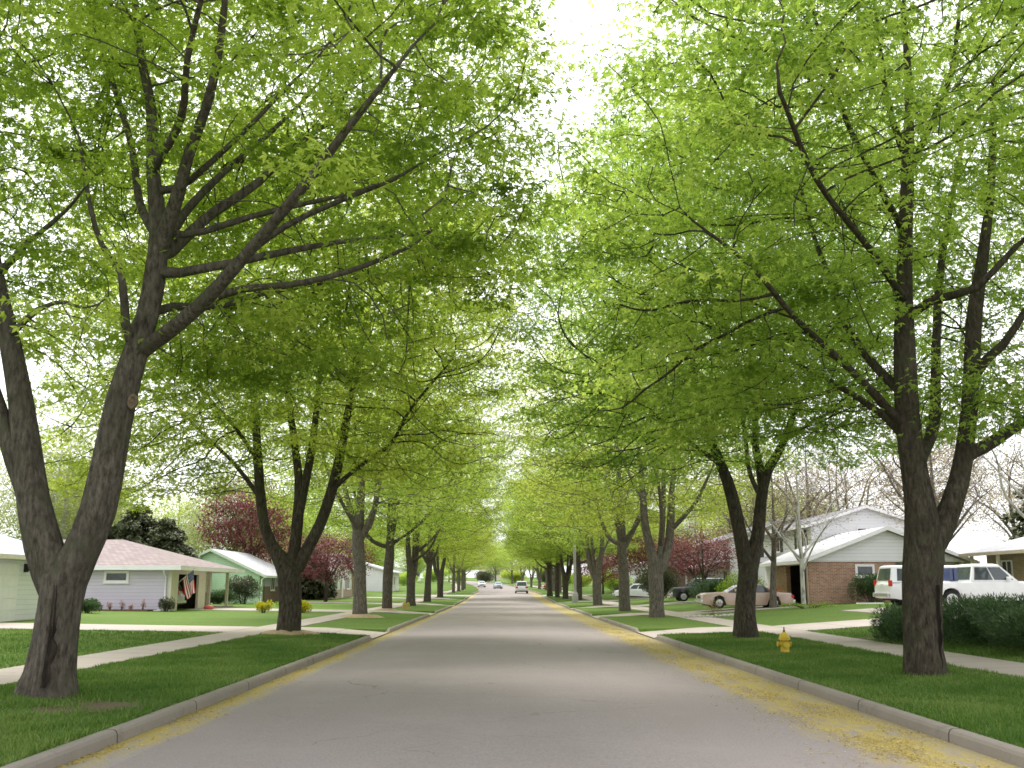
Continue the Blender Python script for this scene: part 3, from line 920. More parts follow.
# --- second right maple
Y0 = 32.2
R2 = [px_limb(Y0, [(746, 645, .42), (746, 637, .37), (745, 615, .32), (746, 590, .31), (748, 570, .32), (741, 540, .22), (735, 510, .2), (727, 480, .18), (716, 452, .145), (702, 412, .115), (690, 350, .08), (682, 270, .05)]),
      px_limb(Y0, [(750, 565, .23), (758, 535, .2), (761, 500, .185), (767, 472, .165), (782, 445, .12), (802, 400, .09), (830, 335, .05)]),
      px_limb(Y0, [(764, 480, .13), (756, 450, .115), (757, 400, .09), (764, 320, .065), (772, 210, .035)]),
      px_limb(Y0, [(722, 465, .09), (700, 448, .07, -.6), (670, 425, .055, -1.4), (630, 395, .035, -2.2)]),
      px_limb(Y0, [(762, 500, .09), (752, 470, .08, 1.5), (740, 420, .07, 3), (720, 340, .045, 4)]),
      px_limb(Y0, [(785, 440, .07), (815, 420, .055, -1.5), (850, 402, .03, -3)])]
rng = np.random.default_rng(13)
A3 = np.concatenate([crown_points(rng, 4300, (7.3, 32.2, 11.4), (7.0, 7.8), 6.6, 6.2, 3.0), crown_points(rng, 550, (3.9, 32, 6.7), (3.4, 4), 2.2, 2.0, 2), crown_points(rng, 300, (11.5, 32, 7.2), (3, 3), 2, 1.8, 2)])
maple_c = make_tree("maple_tree", "brown maple with a narrow V fork between the yellow hydrant and the street", "tree",
          at(746, 637, Y0), R2, A3, 13, M['bark_dark'], M['leaf_green'], AVENUE,
          dict(sprout_z=4.6, sprout_r=.16, tip=.011, pw=2.3), dict(per=90, spread=.44, size=(.075, .145), flat=.27, clump=.56))

# --- second left maple: four dark stems like a vase
Y0 = 34.0
L2 = [px_limb(Y0, [(288, 645, .47), (288, 635, .42), (290, 612, .36), (290, 590, .36), (289, 572, .38), (276, 552, .22), (266, 530, .185), (261, 500, .17), (258, 460, .15), (254, 400, .12), (249, 330, .08), (240, 250, .045)]),
      px_limb(Y0, [(290, 578, .24), (295, 545, .19), (298, 515, .18), (299, 480, .15), (293, 430, .12), (285, 360, .08), (282, 270, .045)]),
      px_limb(Y0, [(298, 520, .15), (306, 480, .135), (313, 440, .12), (324, 370, .08, .5), (335, 280, .045, 1)]),
      px_limb(Y0, [(293, 575, .24), (308, 548, .21), (320, 525, .195), (332, 490, .18), (341, 450, .15), (350, 400, .12), (366, 320, .08), (380, 230, .045)]),
      px_limb(Y0, [(334, 487, .085), (362, 466, .075, -.6), (388, 440, .065, -1.2), (410, 408, .05, -2), (450, 360, .03, -3)]),
      px_limb(Y0, [(262, 500, .09), (235, 465, .07, 1), (200, 430, .055, 2), (160, 390, .03, 3)]),
      px_limb(Y0, [(258, 460, .08), (230, 420, .06, -1.5), (190, 380, .045, -3), (150, 340, .025, -4)])]
rng = np.random.default_rng(14)
A4 = np.concatenate([crown_points(rng, 4600, (-7.2, 34.0, 11.2), (8.0, 8.2), 6.6, 6.3, 2.8), crown_points(rng, 950, (-12.0, 34, 6.5), (4.4, 4.2), 2.8, 2.4, 2), crown_points(rng, 500, (-3.2, 34, 6.9), (3.2, 4), 2.2, 1.9, 2)])
maple_d = make_tree("maple_tree", "dark maple spreading into four stems, straw mulch at its foot beside the left driveway", "tree",
          at(288, 635, Y0), L2, A4, 14, M['bark_dark'], M['leaf_near'], AVENUE,
          dict(sprout_z=4.4, sprout_r=.16, tip=.0105, pw=2.3), dict(per=82, spread=.44, size=(.075, .145), flat=.27, clump=.58))

# --- third trees: kinds with their own habit, copied further down the street
Y0 = 53.3
L3 = [px_limb(Y0, [(360, 622, .43), (360, 616, .39), (360, 600, .35), (360, 570, .33), (358, 540, .31), (360, 510, .24), (361, 480, .19), (356, 440, .12), (350, 390, .06)]),
      px_limb(Y0, [(360, 545, .2), (352, 515, .15), (344, 485, .13), (334, 440, .08), (325, 390, .04)]),
      px_limb(Y0, [(361, 540, .2), (374, 510, .15, -.5), (380, 480, .12, -1), (392, 440, .08, -1.5), (402, 395, .04, -2)]),
      px_limb(Y0, [(361, 535, .16), (372, 520, .13, 1.5), (378, 470, .1, 2.5), (380, 420, .06, 3.2)]),
      px_limb(Y0, [(359, 530, .13), (345, 508, .1, -1.5), (330, 470, .07, -3), (318, 430, .04, -4)])]
rng = np.random.default_rng(15)
A5 = crown_points(rng, 3900, (at(360, 616, Y0)[0] + .3, Y0, 11.2), (7.8, 8.4), 6.3, 6.2, 2.8, 2.9)
maple_e = make_tree("maple_tree", "straight grey maple on a mulch ring, just past the left driveway", "tree",
          at(360, 616, Y0), L3, A5, 15, M['bark_grey'], M['leaf_far'], AVENUE,
          dict(sprout_z=4.6, sprout_r=.16, tip=.011, pw=2.3), dict(per=48, spread=.46, size=(.085, .155), flat=.3, clump=.52), 0.0, 12)
Y0 = 53.2
R3 = [px_limb(Y0, [(657, 623, .50), (657, 617, .45), (657, 600, .38), (656, 575, .38), (651, 550, .25), (645, 525, .22), (643, 500, .18), (640, 460, .12), (634, 400, .06)]),
      px_limb(Y0, [(657, 572, .2), (661, 545, .16), (663, 510, .14), (664, 460, .1), (668, 390, .05)]),
      px_limb(Y0, [(659, 575, .26), (668, 550, .23), (671, 520, .2), (672, 490, .16), (676, 440, .1), (684, 380, .05)]),
      px_limb(Y0, [(671, 530, .13), (684, 516, .12, -.5), (696, 502, .1, -1), (708, 480, .07, -1.4), (722, 440, .04, -2)]),
      px_limb(Y0, [(643, 500, .1), (630, 480, .08, 1), (615, 450, .05, 2)]),
      px_limb(Y0, [(660, 545, .12), (662, 520, .1, -1.8), (655, 480, .07, -3.2), (645, 440, .04, -4)])]
rng = np.random.default_rng(16)
A6 = crown_points(rng, 3900, (at(657, 617, Y0)[0] - .5, Y0, 11.2), (7.7, 8.4), 6.4, 6.2, 2.8, 2.9)
maple_f = make_tree("maple_tree", "grey brown maple with three upright stems at the edge of the second right driveway", "tree",
          at(657, 617, Y0), R3, A6, 16, M['bark_grey'], M['leaf_far'], AVENUE,
          dict(sprout_z=4.6, sprout_r=.16, tip=.011, pw=2.3), dict(per=48, spread=.46, size=(.085, .155), flat=.3, clump=.52), 0.0, 12)

def avenue(src, px, Y, label, rz, sc=1.0, green=False, group=AVENUE, side=None):
    x = (px - 504) / 1000 * Y * 0.984
    mats = {'crown': M['leaf_near'] if green else M['leaf_far'], 'trunk': M['bark'] if green else M['bark_grey']}
    return place_copy(src, (x, Y, gz(x, Y) - .02), label, rz, sc, group, mats)
avenue(maple_e, 388, 66.5, "forked maple right behind the small yellow post on the left verge", 2.2, .96, True)
avenue(maple_f, 411, 83, "maple in the left row standing between the third driveway and the yellow post", 1.1, .95, True)
avenue(maple_e, 428, 100, "slim dark trunk between the third and fourth left driveways", 4.0, .92, True)
avenue(maple_f, 440.5, 121, "last maple of the left row before the cross street", 3.3, .95, True)
avenue(maple_e, 624, 66, "thick plain trunk on the right verge, left of the three stemmed maple", 0.9, 1.0)
avenue(maple_f, 597, 86, "maple of the right row between white car and lamp post, with a thin side stem", 2.6, .95)
avenue(maple_e, 579, 107, "maple of the right row just behind the lamp post", 5.0, .9, True)
avenue(maple_f, 565, 114, "maple on the right verge just past the lamp post, in the close group of trunks", 0.4, .85, True)
avenue(maple_e, 557, 122, "middle trunk of the close group by the right corner", 1.9, .85, True)
avenue(maple_f, 549.5, 128.5, "corner maple on the right where the cross street begins", 4.4, .85, True)
FARROW = "maples lining the road beyond the crossing"
k = 0
for Y in (150, 168, 188, 210, 235, 262, 292):
    for s_ in (-1, 1):
        x = float(cx(Y)) + (side_x(s_, 3.0))
        rg = random.Random(Y * 2 + s_)
        place_copy((maple_e, maple_f)[k % 2], (x, Y + rg.uniform(-2, 2), gz(x, Y) - .02),
                   ("small pale maple lining the left of the road beyond the crossing" if s_ < 0 else "small pale maple lining the right of the road beyond the crossing"),
                   rg.uniform(0, 6.28), rg.uniform(.68, .9), FARROW + (" on the left" if s_ < 0 else " on the right"),
                   {'crown': M['leaf_far'] if (k % 3) else M['leaf_near'], 'trunk': M['bark_grey']})
        k += 1
# ------------------------------------------------------------------ houses
def siding(name, c, pitch=0.16, axis=2):
    t = NT(name)
    pos = t.n("ShaderNodeNewGeometry").outputs["Position"]
    z = t.n("ShaderNodeSeparateXYZ", {0: pos}).outputs[axis]
    fr = t.math('FRACT', t.math('DIVIDE', z, pitch))
    lap = t.math('LESS_THAN', fr, 0.10)
    n1 = t.noise(pos, 1.2, 4)
    col = t.mix(n1, tuple(x * .9 for x in c), tuple(min(.85, x * 1.06) for x in c))
    col = t.mix(t.math('MULTIPLY', lap, 0.55), col, tuple(x * .5 for x in c))
    t.base(col)
    t.b.inputs["Roughness"].default_value = 0.6
    t.bump(fr, 0.6, 0.02)
    return t.m
def brick(name, c1, c2, mortar):
    t = NT(name)
    pos = t.n("ShaderNodeNewGeometry").outputs["Position"]
    s_ = t.n("ShaderNodeSeparateXYZ", {0: pos})
    u = t.math('ADD', s_.outputs[0], s_.outputs[1])
    v = t.n("ShaderNodeCombineXYZ", {0: u, 1: s_.outputs[2], 2: 0.0}).outputs[0]
    bt = t.n("ShaderNodeTexBrick", {"Vector": v, "Color1": (*c1, 1), "Color2": (*c2, 1), "Mortar": (*mortar, 1), "Scale": 1.0,
             "Mortar Size": 0.012, "Brick Width": 0.26, "Row Height": 0.085, "Bias": 0.0})
    col = t.mix(t.math('MULTIPLY', t.math('SUBTRACT', t.noise(pos, 3.5, 6, .8), .45, True), 2.0, True), bt.outputs["Color"], tuple(x * .6 for x in c2))
    t.base(col)
    t.b.inputs["Roughness"].default_value = 0.9
    t.bump(bt.outputs["Fac"], -0.4, 0.01)
    return t.m
def shingle(name, c):
    t = NT(name)
    pos = t.n("ShaderNodeNewGeometry").outputs["Position"]
    s_ = t.n("ShaderNodeSeparateXYZ", {0: pos})
    u = t.math('ADD', s_.outputs[0], t.math('MULTIPLY', s_.outputs[1], 1.0))
    v = t.n("ShaderNodeCombineXYZ", {0: u, 1: t.math('MULTIPLY', s_.outputs[2], 3.0), 2: 0.0}).outputs[0]
    bt = t.n("ShaderNodeTexBrick", {"Vector": v, "Color1": (*[x * .82 for x in c], 1), "Color2": (*[min(.85, x * 1.12) for x in c], 1),
             "Mortar": (*[x * .6 for x in c], 1), "Scale": 1.0, "Mortar Size": 0.02, "Brick Width": 0.35, "Row Height": 0.3})
    col = t.mix(t.math('MULTIPLY', t.noise(pos, .8, 5), .35), bt.outputs["Color"], tuple(x * .75 for x in c))
    t.base(col)
    t.b.inputs["Roughness"].default_value = 0.95
    t.b.inputs["Specular IOR Level"].default_value = 0.1
    return t.m
M['sid_lilac'] = siding("lilac siding", (0.60, 0.555, 0.66), .2)
M['sid_white'] = siding("white siding", (0.78, 0.765, 0.80), .2)
M['sid_green'] = siding("mint green siding", (0.52, 0.74, 0.48), .18)
M['sid_cream'] = siding("cream siding", (0.6, 0.56, 0.46), .2)
M['sid_tan'] = siding("tan siding", (0.40, 0.29, 0.18), .22)
M['sid_grey'] = siding("blue grey siding", (0.45, 0.48, 0.55), .2)
M['brick_red'] = brick("red brown brick", (0.44, 0.23, 0.14), (0.27, 0.125, 0.08), (0.45, 0.39, 0.33))
M['brick_brown'] = brick("brown brick", (0.13, 0.085, 0.06), (0.2, 0.13, 0.09), (0.25, 0.21, 0.17))
M['brick_pink'] = brick("pink brick", (0.5, 0.34, 0.28), (0.42, 0.27, 0.22), (0.5, 0.44, 0.4))
M['brick_tan'] = brick("tan brick", (0.36, 0.26, 0.16), (0.28, 0.19, 0.11), (0.4, 0.35, 0.28))
M['roof_rose'] = shingle("rose brown shingles", (0.285, 0.235, 0.23))
M['roof_pale'] = shingle("pale blue grey shingles", (0.50, 0.52, 0.57))
M['roof_grey'] = shingle("grey shingles", (0.20, 0.20, 0.215))
M['roof_light'] = shingle("light grey shingles", (0.46, 0.46, 0.48))
M['white'] = mat("white painted wood", (0.77, 0.75, 0.76), (0.83, 0.81, 0.82), 3, .5)
M['cream'] = mat("cream painted wood", (0.62, 0.57, 0.47), (0.7, 0.65, 0.55), 3, .55)
M['trim_green'] = mat("pale green trim paint", (0.55, 0.66, 0.48), (0.6, 0.7, 0.54), 3, .55)
M['trim_tan'] = mat("tan soffit paint", (0.34, 0.28, 0.2), (0.4, 0.34, 0.26), 3, .6)
M['black'] = mat("black painted wood", (0.012, 0.013, 0.014), (0.03, 0.03, 0.03), 4, .5)
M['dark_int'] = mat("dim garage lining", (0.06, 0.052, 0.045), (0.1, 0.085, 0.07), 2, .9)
M['red_wood'] = mat("dark red clutter", (0.15, 0.02, 0.02), (0.22, 0.05, 0.04), 3, .8)
M['glass_win'] = mat("window glass", (0.02, 0.026, 0.03), (0.06, 0.07, 0.08), 1.2, .06, spec=.6)
M['shutter'] = mat("dark shutters", (0.02, 0.03, 0.03), (0.035, 0.045, 0.045), 5, .6)
M['metal_grey'] = mat("weathered metal", (0.3, 0.29, 0.27), (0.4, 0.39, 0.36), 5, .55, metal=.3)
M['curtain'] = mat("pale curtain", (0.55, 0.53, 0.52), (0.7, 0.68, 0.66), 6, .9, stretch=(4, 4, .3))

def window(parent, axis, s_, p, a0, a1, z0, z1, fr=M['white'], pane=None, w=.08, mull=1, sill=True):
    """window on the wall plane axis = p whose outside points along s_; a0..a1 along the wall"""
    mb = MB()
    lo, hi = (p, p + .06) if s_ > 0 else (p - .06, p)
    def bx(m_, b0, b1, c0, c1, l=lo, h=hi):
        if axis == 'x': m_.box(l, h, b0, b1, c0, c1)
        else: m_.box(b0, b1, l, h, c0, c1)
    bx(mb, a0 - w, a0, z0 - w, z1 + w); bx(mb, a1, a1 + w, z0 - w, z1 + w)
    bx(mb, a0, a1, z1, z1 + w); bx(mb, a0, a1, z0 - w, z0)
    for k in range(mull):
        c = a0 + (a1 - a0) * (k + 1) / (mull + 1)
        bx(mb, c - .025, c + .025, z0, z1)
    o = mb.build("window", fr, parent)
    g = MB()
    bx(g, a0, a1, z0, z1, *((p + .004, p + .02) if s_ > 0 else (p - .02, p - .004)))
    g.build("pane", pane or M['glass_win'], o)
    if sill:
        s2 = MB()
        l2, h2 = (p, p + .11) if s_ > 0 else (p - .11, p)
        bx(s2, a0 - w - .05, a1 + w + .05, z0 - w - .05, z0 - w - .001, l2, h2)
        s2.build("sill", fr, o)
    return o

def door(parent, axis, s_, p, a0, a1, z0, z1, m_, handle=True, panels=0):
    mb = MB()
    l, h = (p, p + .05) if s_ > 0 else (p - .05, p)
    def bx(b, a, c, z_0, z_1, ll, hh):
        if axis == 'x': b.box(ll, hh, a, c, z_0, z_1)
        else: b.box(a, c, ll, hh, z_0, z_1)
    if panels:
        n = panels
        for k in range(n):
            zz = z0 + (z1 - z0) * k / n
            bx(mb, a0, a1, zz + .012, z0 + (z1 - z0) * (k + 1) / n - .012, l, h)
        bx(mb, a0, a1, z0, z1, l if s_ > 0 else h - .02, l + .02 if s_ > 0 else h)
    else:
        bx(mb, a0, a1, z0, z1, l, h)
    o = mb.build("garage_door" if panels else "door", m_, parent)
    if handle:
        hb = MB()
        c = (a0 + a1) / 2 if panels else a1 - .12
        ll, hh = (h, h + .05) if s_ > 0 else (l - .05, l)
        bx(hb, c - .08, c + .08, z0 + .95, z0 + 1.0, ll, hh)
        hb.build("handle", M['metal_grey'], o)
    return o

def gable_roof(parent, x0, x1, y0, y1, ze, zr, axis, m_, trim, over=.5, name="roof", th=.16, rake=.35):
    """ridge along axis at the middle"""
    mb, fb = MB(), MB()
    if axis == 'y': a0, a1, c0, c1 = x0, x1, y0 - rake, y1 + rake
    else: a0, a1, c0, c1 = y0, y1, x0 - rake, x1 + rake
    mid = (a0 + a1) / 2
    sl = (zr - ze) / (mid - a0)
    A0, A1 = a0 - over, a1 + over
    zo = ze - sl * over
    poly = [(A0, zo), (mid, zr), (A1, zo), (A1, zo + th), (mid, zr + th), (A0, zo + th)]
    mb.prism(poly, axis, c0, c1)
    o = mb.build(name, m_, parent)
    e = .03
    for c in ((c0 - e, c0 - .002), (c1 + .002, c1 + e)):           # rake boards
        fb.prism([(A0, zo - .06), (mid, zr - .06), (A1, zo - .06), (A1, zo + th - .02), (mid, zr + th - .02), (A0, zo + th - .02)], axis, *c)
    for A, s_ in ((A0, -1), (A1, 1)):                              # eave boards and gutters
        l, h = (A - .1, A - .002) if s_ < 0 else (A + .002, A + .1)
        if axis == 'y': fb.box(l, h, c0, c1, zo - .03, zo + .13)
        else: fb.box(c0, c1, l, h, zo - .03, zo + .13)
    fb.build("fascia", trim, o)
    return o

def hip_roof(parent, x0, x1, y0, y1, ze, zr, rx0, rx1, m_, trim, over=.6, name="roof"):
    X0, X1, Y0_, Y1_ = x0 - over, x1 + over, y0 - over, y1 + over
    ym = (y0 + y1) / 2
    mb = MB()
    b = [(X0, Y0_, ze), (X1, Y0_, ze), (X1, Y1_, ze), (X0, Y1_, ze)]
    t_ = [(p[0], p[1], p[2] + .05) for p in b]
    mb.add(b + t_ + [(rx0, ym, zr), (rx1, ym, zr)], [(0, 3, 2, 1), (0, 1, 5, 4), (1, 2, 6, 5), (2, 3, 7, 6), (3, 0, 4, 7), (4, 5, 9, 8), (5, 6, 9), (6, 7, 8, 9), (7, 4, 8)])
    o = mb.build(name, m_, parent)
    f_ = MB()
    f_.box(X0 - .1, X1 + .1, Y0_ - .1, Y0_ - .002, ze - .16, ze + .09)
    f_.box(X1 + .002, X1 + .1, Y0_, Y1_, ze - .16, ze + .09)
    f_.box(X0 - .1, X1 + .1, Y1_ + .002, Y1_ + .1, ze - .16, ze + .09)
    f_.build("fascia", trim, o)
    sf = MB()
    sf.box(X0, X1, Y0_, Y1_, ze - .1, ze - .003)
    sf.build("soffit", trim, o)
    return o

def gable_wall(mb, x0, x1, y0, y1, z0, ze, zr, axis='y'):
    """walls with the triangle of the gable in one solid"""
    if axis == 'y':
        m_ = (x0 + x1) / 2
        mb.prism([(x0, z0), (x1, z0), (x1, ze), (m_, zr), (x0, ze)], 'y', y0, y1)
    else:
        m_ = (y0 + y1) / 2
        mb.prism([(y0, z0), (y1, z0), (y1, ze), (m_, zr), (y0, ze)], 'x', x0, x1)
    return mb

# --- far left: pale garage, its door shut
b = gz(-20, 40) - .05
h = empty("house", (-20, 40, b), "pale house with a wide white garage door and light roof, behind the forked left maple", "house")
mb = MB(); gable_wall(mb, -31, -20, 32.5, 46.3, b - .2, 3.0, 4.65)
mb.build("wall", M['sid_white'], h)
gable_roof(h, -31, -20, 32.5, 46.3, 3.0, 4.65, 'y', M['roof_pale'], M['cream'], .5)
door(h, 'x', 1, -20, 36.4, 42.0, b, b + 2.35, M['white'], True, 5)
o = MB(); o.box(-20, -19.88, 42.5, 42.7, b + 2.0, b + 2.35); o.box(-19.88, -19.72, 42.52, 42.68, b + 2.05, b + 2.25); o.build("wall_lamp", M['black'], h)
window(h, 'y', 1, 46.3, -25, -23.6, 1.6, 2.5)

# --- lilac house with the open garage
b = gz(-19.2, 60) - .03
h = empty("house", (-19.2, 59, b), "low lilac sided house with a rose brown hip roof and open garage", "house")
zt = 2.78
mb = MB()
mb.box(-36, -19.35, 59, 59.2, b - .3, zt)                       # side wall towards us
mb.box(-36, -35.8, 59.2, 72, b - .3, zt); mb.box(-35.8, -20.6, 71.8, 72, b - .3, zt)
mb.box(-35.8, -20.6, 65.6, 65.8, b, zt)                          # garage inner wall
mb.build("wall", M['sid_lilac'], h)
mb = MB()
mb.box(-19.35, -19.2, 59, 60.3, b - .3, zt); mb.box(-19.35, -19.2, 64.3, 65.8, b - .3, zt); mb.box(-19.35, -19.2, 60.3, 64.3, b + 2.12, zt)
mb.build("garage_front", M['cream'], h)
mb = MB(); mb.box(-20.8, -20.6, 65.8, 72, b - .3, b + 1.0); mb.build("brick_skirt", M['brick_tan'], h)
mb = MB(); mb.box(-20.8, -20.62, 65.8, 72, b + 1.0, zt); mb.build("porch_wall", M['sid_cream'], h)
mb = MB(); mb.box(-27.5, -19.4, 59.25, 65.55, b - .02, b + .02); mb.build("garage_floor", M['drive'], h)
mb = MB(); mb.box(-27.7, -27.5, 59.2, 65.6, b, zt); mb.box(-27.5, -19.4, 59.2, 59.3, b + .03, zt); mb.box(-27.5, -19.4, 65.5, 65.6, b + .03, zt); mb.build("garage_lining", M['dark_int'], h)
mb = MB(); mb.box(-27.4, -26.9, 63.2, 65.2, b + .02, b + 1.9); mb.build("garage_cupboard", M['red_wood'], h)
for y in (66.6, 70.9):
    o = MB(); o.box(-19.32, -19.14, y, y + .18, b, zt - .1); o.build("porch_post", M['cream'], h)
mb = MB(); mb.box(-20.6, -19.0, 65.85, 72, b - .2, b + .12); mb.build("porch_slab", M['drive'], h)
hip_roof(h, -36, -19.2, 59, 72, zt + .06, 4.72, -30.5, -24.6, M['roof_rose'], M['white'], .62)
window(h, 'y', -1, 59, -22.95, -21.8, 2.1, 2.5, w=.14, mull=0)
window(h, 'x', 1, -20.6, 67.2, 68.4, b + 1.15, b + 2.1)
o = MB(); o.tube([(-19.5, 58.4, zt), (-19.5, 58.5, zt - .25), (-19.5, 58.93, zt - .5), (-19.5, 58.93, b + .2), (-19.6, 58.6, b + .05), (-20.4, 58.0, b + .05)], .055, 8); o.build("downspout", M['white'], h)

# --- mint green house, gable towards us
b = gz(-20.2, 85) - .03
h = empty("house", (-20.2, 85, b), "mint green house with a gable end facing us and pale roof", "house")
gw = gable_wall(MB(), -28.6, -20.35, 85, 97, b - .3, 2.75, 4.7); gw.build("wall", M['sid_green'], h)
mb = MB(); mb.box(-20.345, -20.2, 86.4, 97, b - .3, 1.75); mb.build("brick_skirt", M['brick_brown'], h)
mb = MB(); mb.box(-20.345, -20.22, 86.4, 97, 1.75, 2.7); mb.build("front_siding", M['sid_grey'], h)
gable_roof(h, -28.6, -20.3, 85, 97, 2.75, 4.7, 'y', M['roof_light'], M['trim_green'], .55, rake=.45)
window(h, 'y', -1, 85, -22.35, -21.3, 1.45, 2.3, pane=M['curtain'], w=.13)
for y in (88.5, 92): window(h, 'x', 1, -20.2, y, y + 1.3, 1.5, 2.5, w=.1)
door(h, 'x', 1, -20.2, 94.6, 95.6, b + .1, b + 2.1, M['white'])
o = MB(); o.tube([(-19.85, 84.9, 2.55), (-20.15, 84.92, 2.3), (-20.15, 84.92, b + .05)], .06, 6); o.build("downspout", M['white'], h)

def plain_house(name, label, x0, x1, y0, y1, H, rise, axis, wall, roof, trim, front, wins, dr=None, brickh=0, brickm=None, gar=None, chim=None):
    """a street house: front is the x of the wall facing the road"""
    b = min(gz(front, y0), gz(front, y1)) - .03
    s_ = 1 if front == x1 else -1
    h = empty(name, (front, y0, b), label, "house")
    gable_wall(MB(), x0, x1, y0, y1, b - .6, b + H, b + H + rise, axis).build("wall", wall, h)
    r_ = gable_roof(h, x0, x1, y0, y1, b + H, b + H + rise, axis, roof, trim, .5)
    if brickh:
        m_ = MB()
        p0, p1 = (front, front + .1) if s_ > 0 else (front - .1, front)
        m_.box(p0, p1, y0, y1, b - .3, b + brickh); m_.build("brick_skirt", brickm, h)
    pf = front + s_ * (.1 if brickh else 0)
    for y, w, z0, z1 in wins: window(h, 'x', s_, pf if z0 - .2 < brickh or brickh > 2 else front, y, y + w, b + z0, b + z1, w=.1)
    if dr: door(h, 'x', s_, pf, dr, dr + 1.0, b + .1, b + 2.15, M['white'])
    if gar: door(h, 'x', s_, pf, gar[0], gar[1], b, b + 2.25, M['white'], True, 4)
    if chim:
        c_ = MB(); c_.box(chim[0] - .4, chim[0] + .4, chim[1] - .3, chim[1] + .3, b + H, b + H + rise + .9); c_.build("chimney", M['brick_brown'], r_)
    return h, b
h, b = plain_house("house", "small white gabled house with pink brick front, between the left maple trunks", -28, -17.6, 104, 118, 2.8, 1.9, 'x', M['sid_white'], M['roof_rose'], M['white'], -17.6,
    [(105.5, 1.6, 1.1, 2.2), (113.5, 1.8, 1.1, 2.2)], 110, 1.0, M['brick_pink'])
h, b = plain_house("house", "far white house with blue grey front beyond the crossing on the left", -29, -16.5, 147, 160, 2.9, 1.8, 'y', M['sid_white'], M['roof_pale'], M['white'], -16.5,
    [(149, 1.6, 1, 2.2), (152.5, 1.6, 1, 2.2)], 156, 0)
h, b = plain_house("house", "orange tan brick house far down the left side behind the trunks", -30, -18, 124, 129.5, 2.8, 1.6, 'y', M['brick_tan'], M['roof_rose'], M['cream'], -18,
    [(125, 1.4, 1, 2.1)], 127.5, 0)
h, b = plain_house("house", "low brown brick house behind the white car on the right", 17.5, 30, 110, 124, 2.8, 1.8, 'y', M['brick_brown'], M['roof_grey'], M['white'], 17.5,
    [(111.5, 1.8, 1, 2.2), (118, 1.8, 1, 2.2)], 115, 0)
h, b = plain_house("house", "white low house far off at the right of the crossing", 17, 30, 150, 162, 2.8, 1.7, 'y', M['sid_white'], M['roof_light'], M['white'], 17,
    [(152, 1.8, 1, 2.2), (157, 1.4, 1, 2.2)], 155, 0)
h, b = plain_house("house", "tan walled house at the far end where the road bends left", -9, 6, 372, 384, 3.0, 2.0, 'x', M['sid_cream'], M['roof_rose'], M['white'], -9,
    [(374, 1.6, 1, 2.2)], None, 0)
h, b = plain_house("house", "long white house at the far end of the road", -46, -28, 330, 342, 3.0, 2.0, 'y', M['sid_white'], M['roof_pale'], M['white'], -28,
    [(332, 1.6, 1, 2.2)], None, 0)

# --- right: two storey white house behind the pink car
h, b = plain_house("house", "two storey white house with columned porch behind the red tree and dark car", 20.5, 33, 92, 105, 5.2, 1.9, 'y', M['sid_white'], M['roof_grey'], M['white'], 20.5,
    [(93.2, 1.2, 3.4, 4.7), (97, 1.2, 3.4, 4.7), (101.5, 1.2, 3.4, 4.7), (93.2, 1.4, .9, 2.2), (102, 1.6, .9, 2.2)], 98.0, 0)
mb = MB(); mb.box(18.6, 20.48, 92, 105, b - .3, b + .25); mb.build("porch_slab", M['drive'], h)
mb = MB(); mb.prism([(18.3, b + 2.55), (20.46, b + 3.05), (20.46, b + 3.2), (18.3, b + 2.7)], 'y', 91.8, 105.2); mb.build("porch_roof", M['roof_light'], h)
for y in (92.3, 96.3, 100.4, 104.6):
    mb = MB(); mb.lathe([(.14, b + .25), (.1, b + .35), (.09, b + 2.4), (.14, b + 2.54)], (18.75, y, 0), 10); mb.build("porch_column", M['white'], h)
for x in (23, 28): window(h, 'y', -1, 92, x, x + 1.3, b + 3.4, b + 4.7, w=.1)

# --- right: brick garage wing with white gable, two storeys of white siding behind
b = gz(17.4, 60) - .02
h = empty("house", (17.4, 58, b), "brick and white house with a two storey wing behind its brick garage gable", "house")
ze = 3.25
BX0, BX1, BY0, BY1 = 17.4, 26.4, 58.0, 66.0
mb = MB()
mb.prism([(BX0, BY0), (22.4, BY0), (22.4, 64), (22.15, 64), (22.15, BY0 + .25), (BX0 + .25, BY0 + .25), (BX0 + .25, 58.6), (BX0, 58.6)], 'z', b - .3, ze - .12)
mb.build("brick_wall", M['brick_red'], h)
mb = MB(); mb.box(BX0, BX0 + .25, 62.6, BY1, b - .3, ze - .12); mb.build("brick_pier", M['brick_red'], h)
mb = MB(); mb.prism([(BX0, ze - .11), (BX1, ze - .11), ((BX0 + BX1) / 2, 4.95)], 'y', BY0 - .05, BY0 + .2)
mb.build("gable_board", M['sid_white'], h)
mb = MB(); mb.box(22.41, BX1, 59.3, 59.5, b - .3, ze - .12); mb.build("porch_wall", M['sid_cream'], h)
door(h, 'y', -1, 59.3, 23.3, 24.3, b + .05, b + 2.1, M['trim_tan'])
mb = MB(); mb.box(BX1 - .18, BX1, BY0 + .1, BY0 + .28, b - .1, ze - .12); mb.build("porch_post", M['cream'], h)
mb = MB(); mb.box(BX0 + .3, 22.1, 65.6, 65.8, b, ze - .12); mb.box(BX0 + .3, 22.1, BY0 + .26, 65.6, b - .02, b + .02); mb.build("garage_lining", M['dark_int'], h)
mb = MB(); mb.box(BX0, BX0 + .2, 58.6, 62.6, b + 2.3, ze - .12); mb.build("garage_header", M['white'], h)
gable_roof(h, BX0, BX1, BY0, 66.5, ze, 4.98, 'y', M['roof_light'], M['white'], .55, rake=.5)
window(h, 'y', -1, BY0, 20.2, 21.05, ze - .85, ze - .38, w=.13, mull=0)
TX0, TX1, TY0, TY1 = 20.3, 27.6, 66.6, 79
